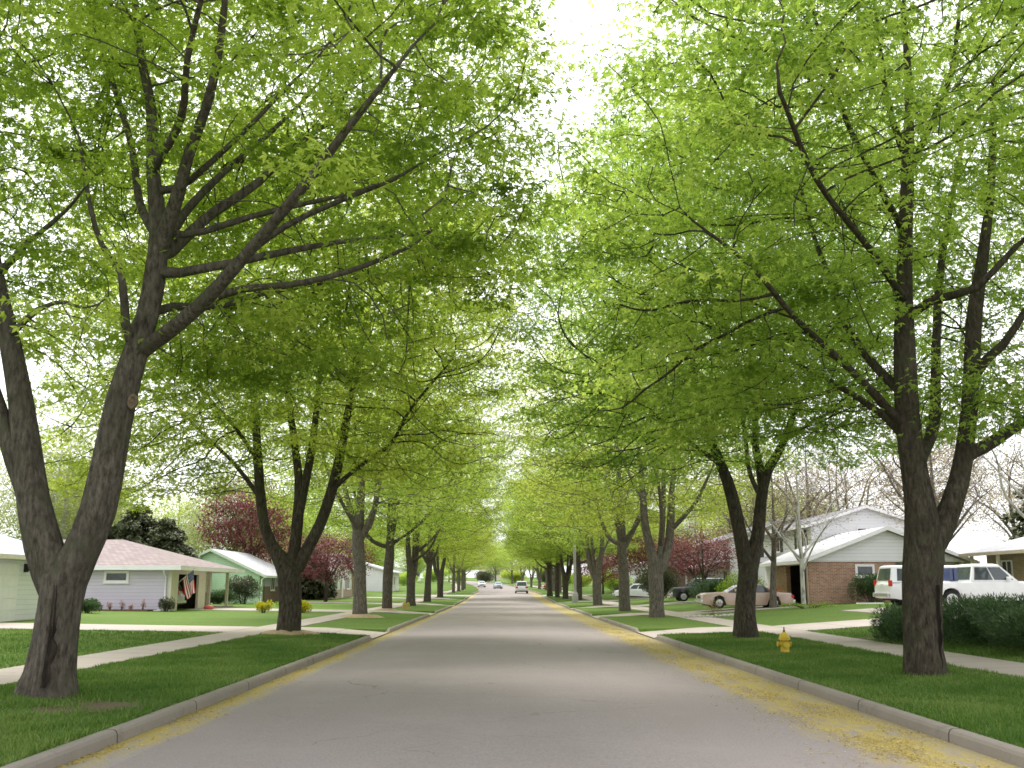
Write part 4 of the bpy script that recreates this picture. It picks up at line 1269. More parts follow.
gable_wall(MB(), TX0, TX1, TY0, TY1, b - .3, 5.75, 6.9, 'y').build("wall", M['sid_white'], h)
gable_roof(h, TX0, TX1, TY0, TY1, 5.75, 6.9, 'y', M['roof_grey'], M['white'], .5, name="upper_roof")
for y in (68.2, 74.3):
    w_ = window(h, 'x', -1, TX0, y, y + 1.5, 4.3, 5.45, w=.09)
    for ya in (y - .75, y + 1.6):
        s2 = MB(); s2.box(TX0 - .05, TX0 - .002, ya, ya + .6, 4.22, 5.53); s2.build("shutter", M['shutter'], w_)
window(h, 'y', -1, TY0, 23.4, 24.6, 4.75, 5.5)
mb = MB(); mb.prism([(18.9, 3.35), (TX0 - .02, 3.85), (TX0 - .02, 4.0), (18.9, 3.5)], 'y', 66.8, 79.2); mb.build("porch_roof", M['roof_grey'], h)
for y in (67.4, 70.4):
    door(h, 'x', -1, TX0, y, y + 2.2, b + .1, b + 2.4, M['white'], False)
for y in (69.8, 72.8):
    s2 = MB(); s2.box(TX0 - .04, TX0 - .002, y, y + .3, b + .1, b + 2.4); s2.build("shutter", M['shutter'], h)
mb = MB(); mb.tube([(17.0, 57.85, ze - .1), (17.28, 57.9, ze - .35), (17.28, 57.9, b + .05)], .05, 6); mb.build("downspout", M['trim_tan'], h)

# --- far right: tan house with a posted porch
b = gz(27, 50) - .03
h = empty("house", (27.2, 46, b), "tan brick house with low roof and porch posts at the right edge", "house")
mb = MB(); gable_wall(mb, 27.2, 40, 46, 57, b - .3, 3.75, 5.4, 'y'); mb.build("wall", M['brick_tan'], h)
gable_roof(h, 27.2, 40, 46, 57, 3.75, 5.4, 'y', M['roof_light'], M['trim_tan'], 1.3)
for y in (46.5, 50, 53.5, 56.5):
    mb = MB(); mb.box(26.1, 26.25, y, y + .15, b, 3.42); mb.build("porch_post", M['cream'], h)
window(h, 'x', -1, 27.2, 48, 49.6, b + .8, b + 2.1)
window(h, 'x', -1, 27.2, 54.2, 55.2, b + .8, b + 2.1)
door(h, 'x', -1, 27.2, 51.5, 52.5, b + .05, b + 2.1, M['black'])
mb = MB(); mb.box(25.9, 27.18, 46, 57, b - .2, b + .1); mb.build("porch_slab", M['drive'], h)
# ------------------------------------------------------------------ vehicles
def paint(name, c, rough=.3, coat=.6): return mat(name, c, tuple(x * .88 for x in c), 1.5, rough, coat=coat, spec=.5)
M['p_rose'] = paint("dusty rose car paint", (0.50, 0.36, 0.30))
M['p_rose_top'] = paint("brown vinyl top", (0.12, 0.10, 0.09), .6, 0)
M['p_white'] = paint("white car paint", (0.76, 0.77, 0.79))
M['p_black'] = paint("near black car paint", (0.018, 0.018, 0.024))
M['p_silver'] = paint("silver car paint", (0.42, 0.46, 0.47))
M['p_blue'] = paint("pale blue car paint", (0.30, 0.38, 0.48))
M['p_navy'] = paint("dark blue stripe", (0.03, 0.05, 0.16))
M['p_red'] = paint("red car paint", (0.38, 0.03, 0.03))
M['tyre'] = mat("tyre rubber", (0.015, 0.015, 0.015), (0.03, 0.03, 0.03), 9, .9)
M['rim'] = mat("wheel metal", (0.45, 0.45, 0.44), (0.55, 0.55, 0.54), 5, .35, metal=.7)
M['chrome'] = mat("bumper chrome", (0.55, 0.55, 0.56), (0.65, 0.65, 0.65), 5, .25, metal=.8)
M['car_glass'] = mat("tinted car glass", (0.03, 0.045, 0.05), (0.06, 0.075, 0.08), 1.0, .06, spec=.7)
M['lamp_red'] = mat("tail lamp lens", (0.45, 0.015, 0.015), (0.55, 0.03, 0.02), 6, .25)
M['lamp_clear'] = mat("head lamp lens", (0.6, 0.6, 0.58), (0.75, 0.75, 0.72), 6, .2)
M['plastic'] = mat("black plastic trim", (0.02, 0.02, 0.022), (0.035, 0.035, 0.035), 6, .6)
M['plate'] = mat("licence plate", (0.6, 0.6, 0.58), (0.7, 0.7, 0.68), 4, .5)

def car(name, label, cat, body, glass, L, W, stations, roofm=None, wheel_r=.33, wheel_x=None, base=0.2, lamps=(None, None), group=None, bed=None, stripes=None, mirrors=True, bumper='chrome'):
    """nose along +x, wheels on z = 0.  stations: (x, z of the shoulder); glass: (x belt rear, x roof rear, x roof front, x belt front, z belt, z roof)"""
    root = empty(name, (0, 0, 0), label, cat, group)
    hw = W / 2
    # body shell, lofted along the length with rounded sills, shoulders and ends
    xs, secs = [], []
    n = len(stations)
    wx = wheel_x or (L / 2 - .95, -L / 2 + 1.0)
    allx = sorted(set([s[0] for s in stations] + [w + d for w in wx for d in (-wheel_r - .1, -wheel_r * .75, -wheel_r * .35, 0, wheel_r * .35, wheel_r * .75, wheel_r + .1)]))
    sx_, sz_ = [s[0] for s in stations], [s[1] for s in stations]
    vs, fs = [], []
    for x in allx:
        zt = float(np.interp(x, sx_, sz_))
        e = min(x - sx_[0], sx_[-1] - x)
        w = hw * (1 - .10 * max(0, 1 - e / .35) ** 2)
        zb = base + .12 * max(0, 1 - e / .3)
        arch = 0
        for c in wx:
            dd = abs(x - c)
            if dd < wheel_r + .1:
                arch = max(arch, math.sqrt(max(0, (wheel_r + .09) ** 2 - dd ** 2)) + wheel_r * .98)
        zs = max(zb, arch)          # lower edge of the flank, lifted over the wheel
        zm = max(zs + .03, zb + (zt - zb) * .55)
        sec = [(-w * .80, max(zb, zs - .02)), (-w * .985, zs + .0), (-w, max(zm, zs + .02)), (-w * .965, zt - .07), (-w * .90, zt), (-w * .45, zt + .025),
               (w * .45, zt + .025), (w * .90, zt), (w * .965, zt - .07), (w, max(zm, zs + .02)), (w * .985, zs), (w * .80, max(zb, zs - .02))]
        vs += [(x, y, z) for y, z in sec]
    m_ = 12
    for a in range(len(allx) - 1):
        for k in range(m_ - 1):
            fs.append((a * m_ + k, a * m_ + k + 1, (a + 1) * m_ + k + 1, (a + 1) * m_ + k))
        fs.append((a * m_ + m_ - 1, a * m_, (a + 1) * m_, (a + 1) * m_ + m_ - 1))
    mb = MB()
    mb.add(vs, fs, False)
    mb.add(vs[:m_], [tuple(range(m_))]); mb.add(vs[-m_:], [tuple(range(m_ - 1, -1, -1))])
    bo = mb.build("body", body, root)
    for p in bo.data.polygons: p.use_smooth = True
    bo.data.set_sharp_from_angle(angle=R(28))
    # cabin
    xr, xrr, xrf, xf, zb, zr = glass
    wb, wt = hw * .93, hw * .76
    lo = [(xr, -wb, zb), (xf, -wb, zb), (xf, wb, zb), (xr, wb, zb)]
    hi = [(xrr, -wt, zr), (xrf, -wt, zr), (xrf, wt, zr), (xrr, wt, zr)]
    crown_ = [(xrr + .12, -wt * .7, zr + .05), (xrf - .15, -wt * .7, zr + .05), (xrf - .15, wt * .7, zr + .05), (xrr + .12, wt * .7, zr + .05)]
    cb = MB()
    cb.add(lo + hi + crown_, [(0, 1, 5, 4), (1, 2, 6, 5), (2, 3, 7, 6), (3, 0, 4, 7), (4, 5, 9, 8), (5, 6, 10, 9), (6, 7, 11, 10), (7, 4, 8, 11), (8, 9, 10, 11)])
    ro = cb.build("cabin", roofm or body, root, .03)
    def lerp(a, b_, t): return tuple(a[i] + (b_[i] - a[i]) * t for i in range(3))
    def panel(a, b_, c, d_, m, nm, u0, u1, v0, v1, off, parent):
        """glass patch on the quad a b c d (bottom a-b, top d-c)"""
        def P(u, v): return Vector(lerp(lerp(a, b_, u), lerp(d_, c, u), v))
        q = [P(u0, v0), P(u1, v0), P(u1, v1), P(u0, v1)]
        nn = (q[1] - q[0]).cross(q[3] - q[0]).normalized() * off
        g = MB()
        f_ = [p + nn for p in q]; k_ = [p + nn * .1 for p in q]
        g.add(f_ + k_, [(0, 1, 2, 3), (0, 4, 5, 1), (1, 5, 6, 2), (2, 6, 7, 3), (3, 7, 4, 0), (7, 6, 5, 4)])
        return g.build(nm, m, parent)
    nwin = 2 if (xf - xr) < 3.1 else 3
    for (a, b_, c, d_) in ((lo[0], lo[1], hi[1], hi[0]), (lo[2], lo[3], hi[3], hi[2])):
        for k in range(nwin):
            panel(a, b_, c, d_, M['car_glass'], "side_window", .07 + k * .88 / nwin, .07 + (k + 1) * .88 / nwin - .035, .1, .86, .012, root)
    panel(lo[1], lo[2], hi[2], hi[1], M['car_glass'], "windscreen", .05, .95, .06, .93, .014, root)
    panel(lo[3], lo[0], hi[0], hi[3], M['car_glass'], "rear_window", .08, .92, .12, .88, .014, root)
    # wheels
    for c in wx:
        for s_ in (-1, 1):
            y = s_ * (hw - .11)
            w_ = MB(); w_.lathe([(wheel_r * .6, -.1), (wheel_r * .94, -.1), (wheel_r, -.06), (wheel_r, .06), (wheel_r * .94, .1), (wheel_r * .6, .1)], (c, y, wheel_r), 20, 'y')
            wo = w_.build("wheel", M['tyre'], root)
            r2 = MB(); yo = y + s_ * .085
            r2.lathe([(wheel_r * .62, -.03), (wheel_r * .62, .02), (wheel_r * .5, .03), (wheel_r * .18, .012), (wheel_r * .12, .035)], (c, yo, wheel_r), 16, 'y')
            r2.build("rim", M['rim'], wo)
    x0, x1 = sx_[0], sx_[-1]
    zl0, zl1 = lamps[0] or (.62, .78), lamps[1] or (.58, .72)
    lw = .8 if name in ('sport_utility_car', 'pickup') else .58
    for s_ in (-1, 1):
        tl = MB(); tl.box(x0 - (.03 if lw < .7 else .008), x0 + .14, min(s_ * hw * lw, s_ * hw * .95), max(s_ * hw * lw, s_ * hw * .95), *zl0); tl.build("tail_lamp", M['lamp_red'], root, .015)
        hl = MB(); hl.box(x1 - .14, x1 + .03, min(s_ * hw * .55, s_ * hw * .9), max(s_ * hw * .55, s_ * hw * .9), *zl1); hl.build("headlight", M['lamp_clear'], root, .015)
    bm_ = M[bumper]
    for xa, xb in ((x0 - .12, x0 + .05), (x1 - .05, x1 + .12)):
        q = MB(); q.box(xa, xb, -hw * .92, hw * .92, base + .13, base + .32); q.build("bumper", bm_, root, .03)
    q = MB(); q.box(x1 - .02, x1 + .035, -hw * .5, hw * .5, zl1[0], zl1[1]); q.build("grille", M['plastic'], root)
    q = MB(); q.box(x0 - .035, x0 + .02, -.17, .17, zl0[0] - .05, zl0[0] + .1); q.build("licence_plate", M['plate'], root)
    if mirrors:
        for s_ in (-1, 1):
            q = MB(); q.box(xf - .55, xf - .4, min(s_ * hw * .95, s_ * (hw + .14)), max(s_ * hw * .95, s_ * (hw + .14)), zb + .05, zb + .2); q.build("mirror", body, root, .03)
    q = MB(); q.box(x0 + .3, x1 - .3, -hw * .78, hw * .78, base - .02, base + .25); q.build("underbody", M['plastic'], root)
    return root

def park(o, x, y, heading, dz=0.0):
    o.location = (x, y, gz(x, y) + dz)
    o.rotation_euler = (0, 0, heading)
    return o
D = 0.03
# big old rose sedan, nose towards the street
c = car("sedan", "old dusty pink saloon car with a brown roof, nose to the street", "car", M['p_rose'],
    (-1.55, -1.0, .45, 1.2, .92, 1.36), 5.45, 1.95, [(-2.72, .74), (-2.6, .9), (-1.5, .96), (1.2, .95), (2.5, .88), (2.72, .78)], M['p_rose_top'], .34, (1.72, -1.55))
park(c, 13.75, 58.4, math.pi, D + .02); c.scale = (.95, .95, .95)
c = car("sport_utility_car", "dark boxy car with a grey flank, nose to the street behind the pink saloon", "car", M['p_black'],
    (-2.0, -1.75, .45, 1.15, 1.08, 1.72), 4.6, 1.85, [(-2.3, .9), (-2.2, 1.08), (1.1, 1.1), (2.15, 1.02), (2.3, .85)], None, .37, (1.45, -1.4), .3)
park(c, 15.2, 79.0, math.pi, D)
c = car("station_wagon", "white car standing across the lawn line between two right hand trunks", "car", M['p_white'],
    (-2.0, -1.3, .5, 1.35, .9, 1.4), 4.8, 1.8, [(-2.4, .7), (-2.25, .9), (1.3, .93), (2.3, .75), (2.4, .6)], None, .32, (1.5, -1.4))
park(c, 13.2, 100.5, math.pi, D)
c = car("sport_utility_car", "white high roofed car showing its rear, half hidden by the seamed maple trunk", "car", M['p_white'],
    (-2.62, -2.45, .8, 1.5, 1.12, 1.86), 5.4, 2.0, [(-2.7, .98), (-2.62, 1.12), (1.45, 1.14), (2.55, 1.06), (2.7, .85)], None, .38, (1.75, -1.6), .32, ((.95, 1.22), (.8, 1.0)))
park(c, 19.3, 45.2, 0.02, D); c.scale = (.94, .94, .94)
c = car("pickup", "white pickup with dark blue stripes behind its cab, above the juniper hedge", "pickup truck", M['p_white'],
    (-.75, -.55, .55, 1.25, 1.1, 1.78), 5.5, 1.95, [(-2.75, 1.0), (-2.7, 1.1), (-.8, 1.12), (1.2, 1.12), (2.55, 1.04), (2.75, .85)], None, .38, (1.75, -1.6), .34, ((.85, 1.1), (.8, 1.0)))
for k in range(2):
    q = MB(); q.box(-1.62 + .2 * k, -1.46 + .2 * k, -.9, .9, 1.13, 1.66); q.build("cargo_stripe", M['p_navy'], c, .02)
park(c, 19.35, 41.4, 0.0, D); c.scale = (.97, .97, .97)
c = car("hatchback", "silver green car with red tail lamps parked inside the open garage", "car", M['p_silver'],
    (-2.08, -1.75, .3, 1.2, 1.0, 1.6), 4.3, 1.75, [(-2.15, .9), (-2.05, 1.0), (1.2, 1.0), (2.05, .85), (2.15, .65)], None, .32, (1.35, -1.3), .22, ((.85, 1.2), (.6, .74)))
c.location = (-21.75, 62.15, gz(-19.2, 60) + .02); c.rotation_euler = (0, 0, math.pi)
c = car("minivan", "white and red vehicle driving away up the road, right of the blue car", "car", M['p_white'],
    (-2.3, -2.1, .6, 1.5, 1.0, 1.72), 4.7, 1.9, [(-2.35, .85), (-2.3, 1.0), (1.4, 1.02), (2.25, .85), (2.35, .65)], None, .34, (1.5, -1.4), .25, ((.75, 1.0), (.6, .78)))
q = MB(); q.box(-2.38, -2.33, -.86, .86, .48, .6); q.build("red_panel", M['p_red'], c)
park(c, 2.6, 152, math.pi / 2, -.10)
c = car("sedan", "small pale blue car in the middle of the far road", "car", M['p_blue'],
    (-1.6, -1.1, .4, 1.2, .9, 1.4), 4.5, 1.75, [(-2.25, .7), (-2.1, .9), (1.2, .92), (2.1, .8), (2.25, .62)], None, .32, (1.4, -1.3), .2)
park(c, -.1 + float(cx(224)), 224, -math.pi / 2 + .1, -.10)
c = car("sedan", "tiny white car parked at the left kerb far up the road", "car", M['p_white'],
    (-1.6, -1.1, .4, 1.2, .9, 1.4), 4.5, 1.75, [(-2.25, .7), (-2.1, .9), (1.2, .92), (2.1, .8), (2.25, .62)], None, .32, (1.4, -1.3), .2)
park(c, RL + 1.3 + float(cx(245)), 245, -math.pi / 2 + .1, -.10)
c = car("sedan", "tiny red car on the far right beyond the crossing", "car", M['p_red'],
    (-1.6, -1.1, .4, 1.2, .9, 1.4), 4.5, 1.75, [(-2.25, .7), (-2.1, .9), (1.2, .92), (2.1, .8), (2.25, .62)], None, .32, (1.4, -1.3), .2)
park(c, 9.5, 195, .3, 0)

# ------------------------------------------------------------------ street furniture
M['hyd_y'] = mat("yellow hydrant paint", (0.50, 0.34, 0.03), (0.62, 0.46, 0.06), 6, .5, .2, 20)
M['rust'] = mat("rusty iron", (0.12, 0.06, 0.03), (0.2, 0.11, 0.05), 12, .8)
hx, hy = 6.79, 24.9
b = gz(hx, hy)
h = empty("fire_hydrant", (hx, hy, b), "yellow fire hydrant on the right verge near the kerb", "fire hydrant")
mb = MB(); mb.lathe([(.19, -.05), (.19, .03), (.135, .04), (.125, .09), (.12, .36), (.165, .38), (.165, .425), (.13, .43)], (hx, hy, b), 20); mb.build("barrel", M['hyd_y'], h)
mb = MB(); mb.lathe([(.165, .43), (.17, .445), (.15, .47), (.13, .53), (.085, .58), (.05, .60), (.05, .615)], (hx, hy, b), 20); mb.build("bonnet", M['hyd_y'], h)
mb = MB(); mb.lathe([(.035, .615), (.035, .66), (.022, .67), (.018, .75), (.0, .76)], (hx, hy, b), 6); mb.build("operating_nut", M['rust'], h)
mb = MB(); mb.lathe([(.075, -.22), (.075, -.19), (.06, -.185), (.06, -.1)], (hx, hy, b + .27), 12, 'x'); mb.build("hose_nozzle", M['hyd_y'], h)
mb = MB(); mb.lathe([(.06, .1), (.06, .165), (.075, .17), (.075, .195)], (hx, hy, b + .27), 12, 'x'); mb.build("hose_nozzle", M['hyd_y'], h)
mb = MB(); mb.lathe([(.09, -.26), (.09, -.22), (.075, -.215), (.075, -.1)], (hx, hy, b + .25), 12, 'y'); mb.build("pump_nozzle", M['hyd_y'], h)
mb = MB()
for k in range(8):
    a = k * math.pi / 4
    mb.lathe([(.014, .35), (.014, .455)], (hx + .15 * math.cos(a), hy + .15 * math.sin(a), b), 6)
    mb.lathe([(.016, .02), (.016, .05)], (hx + .165 * math.cos(a), hy + .165 * math.sin(a), b), 6)
mb.build("flange_bolt", M['rust'], h)
h.scale = (.82, .82, .82)

x, y = (407 - 504) / 1000 * 70 * .984, 70.0
b = gz(x, y)
h = empty("utility_post", (x, y, b), "small stubby yellow utility post on the left verge beside the maples", "post")
mb = MB(); mb.box(x - .24, x + .24, y - .13, y + .13, b - .1, b + .42); mb.build("box", mat("faded yellow plastic", (0.42, 0.32, 0.1), (0.52, 0.42, 0.16), 5, .7), h, .03)
mb = MB(); mb.box(x - .2, x - .04, y - .11, y + .11, b + .421, b + .52); mb.box(x + .06, x + .2, y - .11, y + .11, b + .421, b + .48); mb.build("cap", M['hyd_y'], h, .03)

x, y = 6.75, 97.0
b = gz(x, y)
h = empty("street_lamp", (x, y, b), "tall grey lamp post with a broad base on the right verge", "street lamp")
mb = MB(); mb.lathe([(.3, -.1), (.3, .75), (.2, .95), (.17, 1.0)], (x, y, b), 12); mb.build("base", M['metal_grey'], h)
mb = MB(); mb.lathe([(.15, .95), (.12, 5), (.085, 9.2), (.08, 9.3)], (x, y, b), 12); mb.build("pole", M['metal_grey'], h)
mb = MB(); mb.tube([(x, y, b + 8.8), (x - .6, y, b + 9.25), (x - 1.6, y, b + 9.4), (x - 2.3, y, b + 9.4)], [.05, .045, .04, .04], 8); mb.build("arm", M['metal_grey'], h)
mb = MB(); mb.lathe([(.02, -.36), (.13, -.3), (.17, 0), (.13, .25), (.05, .33)], (x - 2.55, y, b + 9.38), 12, 'x'); mb.build("lamp_head", M['metal_grey'], h)

# flag on the garage post
h = empty("flag", (-19.15, 60.5, gz(-19.2, 60) + 1.55), "drooping stars and stripes flag on a slanted pole at the open garage", "flag")
z0 = gz(-19.2, 60) + 1.55
pa, pb = Vector((-19.18, 60.05, z0)), Vector((-18.35, 60.35, z0 + .85))
mb = MB(); mb.tube([pa, pb], .014, 8); mb.build("pole", M['white'], h)
mb = MB(); mb.lathe([(.0, 0), (.03, .02), (.03, .05), (0, .07)], tuple(pb), 8); mb.build("finial", M['hyd_y'], h)
FL, FH = 1.35, .82
mbs = {k_: MB() for k_ in ('red', 'white', 'canton', 'star')}
dirp = (pa - pb).normalized()
def fpt(u, v):
    """u along the fly (hangs), v down the hoist (along the pole)"""
    p = pb + dirp * (.04 + v * FH * (1 - .25 * u))
    drop = Vector((.10, .12, -1.0)).normalized()
    p = p + drop * (u * FL)
    p.y += .07 * math.sin(v * 9 + u * 3) * (.3 + u); p.x += .05 * math.sin(v * 7 - u * 4) * u
    return p
NU = 12
for s_ in range(13):
    v0, v1 = s_ / 13, (s_ + 1) / 13
    for k in range(NU):
        u0, u1 = k / NU, (k + 1) / NU
        key = 'canton' if (s_ < 7 and u0 < .4 - 1e-6) else ('red' if s_ % 2 == 0 else 'white')
        if s_ < 7 and u0 < .4 < u1: key = 'canton'
        mbs[key].quad(fpt(u0, v0), fpt(u1, v0), fpt(u1, v1), fpt(u0, v1))
for r_ in range(9):
    for c_ in range(6 if r_ % 2 == 0 else 5):
        u = (.035 + .066 * c_ + (0 if r_ % 2 == 0 else .033)); v = (r_ + .8) / 9.6 * 7 / 13
        for off in (.006, -.006):
            ctr = fpt(u, v); n_ = (fpt(u + .01, v) - ctr).cross(fpt(u, v + .01) - ctr).normalized() * off
            eu, ev = (fpt(u + .01, v) - ctr).normalized(), (fpt(u, v + .01) - ctr).normalized()
            pts = [ctr + n_ + (eu * math.cos(a * math.pi / 5) + ev * math.sin(a * math.pi / 5)) * (.02 if a % 2 == 0 else .009) for a in range(10)]
            mbs['star'].add([ctr + n_] + pts, [(0, 1 + a, 1 + (a + 1) % 10) for a in range(10)])
cl = mbs['red'].build("red_stripe", mat("red flag cloth", (0.42, 0.03, 0.05), (0.5, 0.05, 0.06), 6, .9), h)
mbs['white'].build("white_stripe", mat("white flag cloth", (0.7, 0.69, 0.7), (0.76, 0.75, 0.75), 6, .9), h)
ca = mbs['canton'].build("canton", mat("blue flag cloth", (0.03, 0.045, 0.16), (0.05, 0.06, 0.2), 6, .9), h)
mbs['star'].build("star", M['white'], ca)

# odds and ends
M['straw'] = mat("straw mulch", (0.30, 0.22, 0.13), (0.46, 0.36, 0.24), 14, 1.0, .8, 40)
def mulch(x, y, r, label, seed):
    rg = np.random.default_rng(seed)
    b = gz(x, y)
    vs, fs = [(x, y, b + .16)], []
    k = 22
    for ring, (rr, hh) in enumerate(((.45, .15), (.75, .10), (1.0, -.02))):
        for a in range(k):
            t_ = 2 * math.pi * a / k
            q = r * rr * (1 + .13 * math.sin(3 * t_ + seed) + .06 * rg.normal())
            vs.append((x + q * math.cos(t_), y + q * math.sin(t_) * .9, b + hh + rg.normal() * .015))
    fs = [(0, 1 + a, 1 + (a + 1) % k) for a in range(k)]
    for g in range(2):
        fs += [(1 + g * k + a, 1 + (g + 1) * k + a, 1 + (g + 1) * k + (a + 1) % k, 1 + g * k + (a + 1) % k) for a in range(k)]
    mb = MB(); mb.add(vs, fs, True)
    o = mb.build("mulch_mound", M['straw'])
    return tag(o, label, "mulch mound")
mulch(-7.19, 34.0, 1.05, "straw mulch heaped round the four stemmed left maple", 1)
mulch(-7.46, 53.0, 1.15, "straw mulch ring round the straight grey maple", 2)
mulch(-7.6, 66.3, .85, "thin mulch ring round the forked maple near the yellow post", 3)

x, y = 19.4, 53.0
b = gz(x, y)
mb = MB(); mb.prism([(-.1, 0), (.1, 0), (.1, .06), (.06, .06), (.06, .02), (-.06, .02), (-.06, .06), (-.1, .06)], 'x', -.75, .75)
o = mb.build("splash_block", M['white']); o.location = (x - .4, y, b + .02); o.rotation_euler = (0, 0, .25)
tag(o, "white trough lying on the right lawn in front of the brick wall", "downspout trough")

M['stone'] = mat("pale garden stone", (0.36, 0.33, 0.3), (0.5, 0.47, 0.44), 9, .9, .4, 14)
rg = np.random.default_rng(21)
for k in range(15):
    px = 684 + k * 3.55
    x, y = (px - 504) / 1000 * 50.5, 51.0 + .4 * math.sin(k * .45)
    mb = MB(); r_ = rg.uniform(.09, .15)
    mb.lathe([(r_ * .5, -.04), (r_, .02), (r_ * .92, .09), (r_ * .5, .14), (.01, .15)], (0, 0, 0), 7)
    o = mb.build("edging_stone", M['stone'])
    o.location = (x, y, gz(x, y)); o.rotation_euler = (0, 0, rg.uniform(0, 3)); o.scale = (1.35, .9, rg.uniform(.7, 1.1))
    tag(o, "pale rounded stone in the row edging the bed before the pink car", "stone", "stones edging the front bed")

h = empty("planter", (16.3, 62.3, gz(16.3, 62.3)), "orange red flower tub behind the pink saloon's boot", "planter")
x, y, b = 16.3, 62.3, gz(16.3, 62.3)
mb = MB(); mb.lathe([(.3, 0), (.42, .55), (.45, .6), (.4, .58)], (x, y, b), 14); mb.build("tub", M['rust'], h)
rgx = np.random.default_rng(3)
cc = np.array([x, y, b + .85]) + rgx.normal(0, 1, (260, 3)) * np.array([.34, .34, .16])
v, f = leaf_arrays(rgx, cc, cc - np.array([x, y, b + .6]), rgx.uniform(.07, .13, 260), LEAF1, LEAF1_F, .5, 0)
M['flower'] = leaf_mat("orange red petals", (0.5, 0.06, 0.03), (0.6, 0.1, 0.05), (0.7, 0.2, 0.1), .3, 0)
np_object("blooms", v - np.array([x, y, b]), f, [M['flower']], h, False, rgx.random(260))
x, y = -18.0, 62.6
b = gz(x, y)
mb = MB(); mb.lathe([(.16, 0), (.2, .1), (.16, .24), (.1, .3), (.02, .31)], (0, 0, 0), 10); o = mb.build("toy_cart", mat("faded red plastic", (0.5, 0.09, 0.07), (0.56, 0.13, 0.1), 5, .5))
o.location = (x, y, b + .03); o.scale = (1.6, 1, .8)
tag(o, "small red plastic thing on the drive by the open garage", "toy")
# ------------------------------------------------------------------ shrubs and garden trees
def shrub(name, label, cat, x, y, rad, hgt, leaf, n, size, seed, kind='oval', group=None, tilt=.9, lift=.0, stemm=None, lumps=7, stemw=1.0, zr=(.35, .66)):
    """stems and a mass of small leaves packed in uneven lumps"""
    rg = np.random.default_rng(seed)
    b = gz(x, y)
    root = empty(name, (x, y, b), label, cat, group)
    rx, ry = rad
    C_ = np.stack([rg.uniform(-.62, .62, lumps) * rx, rg.uniform(-.62, .62, lumps) * ry, rg.uniform(*zr, lumps) * hgt], -1)
    Rr = rg.uniform(.34, .5, lumps)
    w = rg.integers(0, lumps, n)
    d_ = rg.normal(size=(n, 3)); d_ /= np.linalg.norm(d_, axis=1)[:, None]
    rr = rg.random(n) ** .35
    p = C_[w] + d_ * (rr * Rr[w])[:, None] * np.array([rx, ry, hgt * .85])
    p[:, 2] = np.abs(p[:, 2] - .03) + .03 + lift
    v, f = leaf_arrays(rg, p, d_ + np.array([0, 0, .5]), rg.uniform(*size, n), {'oval': LEAF1, 'needle': NEEDLE, 'clump': CLUMP}[kind], LEAF1_F, tilt, -.25)
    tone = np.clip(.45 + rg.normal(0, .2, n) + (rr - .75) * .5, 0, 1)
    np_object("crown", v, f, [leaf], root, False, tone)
    mb = MB()
    for k in range(lumps):
        e = C_[k]
        mb.tube([(x + e[0] * .15, y + e[1] * .15, b - .1), (x + e[0] * .5, y + e[1] * .5, b + e[2] * .6), (x + e[0], y + e[1], b + e[2] * 1.2)], [.035 * stemw, .022 * stemw, .01 * stemw], 5)
    mb.build("stem", stemm or M['bark'], root)
    return root
J = dict(kind='needle', tilt=.55, lumps=22, zr=(.12, .62), stemw=.5)
shrub("juniper_bush", "low dark juniper bush right below the white high roofed car", "shrub", 11.25, 28.0, (1.15, 1.6), 1.05, M['leaf_juniper'], 24000, (.05, .12), 31, **J)
shrub("juniper_bush", "biggest spreading dark juniper, right of the seamed maple trunk", "shrub", 12.1, 24.9, (1.7, 2.0), 1.3, M['leaf_juniper'], 40000, (.05, .12), 32, **J)
shrub("juniper_bush", "dark juniper running out of the picture under the pickup", "shrub", 12.5, 21.9, (1.9, 1.8), 1.25, M['leaf_juniper'], 40000, (.05, .12), 33, **J)
shrub("round_bush", "clipped round dark green bush at the brick wall's right end", "shrub", 20.2, 56.2, (1.0, .9), 1.75, M['leaf_juniper'], 9000, (.05, .1), 34, lumps=10)
shrub("round_bush", "little egg shaped bush by the white downspout of the lilac house", "shrub", -18.95, 57.6, (.42, .42), .85, M['leaf_dark'], 2600, (.04, .08), 35, lumps=7)
shrub("low_bush", "low dark bush on the lawn at the lilac house's left wall", "shrub", -21.5, 53.0, (1.0, .7), .75, M['leaf_juniper'], 4000, (.05, .1), 36)
shrub("round_bush", "big rounded dark bush before the mint green gable", "shrub", -20.4, 80.2, (1.5, 1.2), 2.3, M['leaf_dark'], 8000, (.07, .13), 37, lumps=10)
shrub("hedge", "square low hedge between the lilac house and the mint green house", "hedge", -21.8, 78.0, (1.7, .9), 1.15, M['leaf_juniper'], 7000, (.06, .12), 38, lumps=12)
shrub("yellow_shrub", "bright yellow shrub to the right of the left driveway's far lawn", "shrub", -11.6, 59.5, (.6, .5), .68, M['leaf_yellow'], 1500, (.06, .12), 39)
shrub("yellow_shrub", "thin yellow green shrub just left of the yellow one", "shrub", -12.7, 60, (.6, .5), .75, M['leaf_lime'], 900, (.06, .12), 40)
shrub("yellow_shrub", "yellow shrub peeping out left of the four stemmed maple's trunk", "shrub", -13.6, 58.0, (.5, .4), .65, M['leaf_yellow'], 1000, (.06, .12), 47)
shrub("lime_bush", "lime green bush above the pink saloon's roof", "shrub", 14.6, 63.3, (1.7, 1.1), 2.0, M['leaf_lime'], 6000, (.07, .13), 41, lumps=9)
shrub("lime_bush", "dull olive bush between the dark car and the pink saloon", "shrub", 14.0, 69.5, (1.5, 1.0), 1.9, M['leaf_juniper'], 5000, (.07, .13), 42, lumps=9)
shrub("evergreen_bush", "dark evergreen bush left of the dark car's bonnet", "shrub", 13.4, 87, (1.9, 1.5), 3.0, M['leaf_dark'], 8000, (.09, .17), 43, lumps=10)
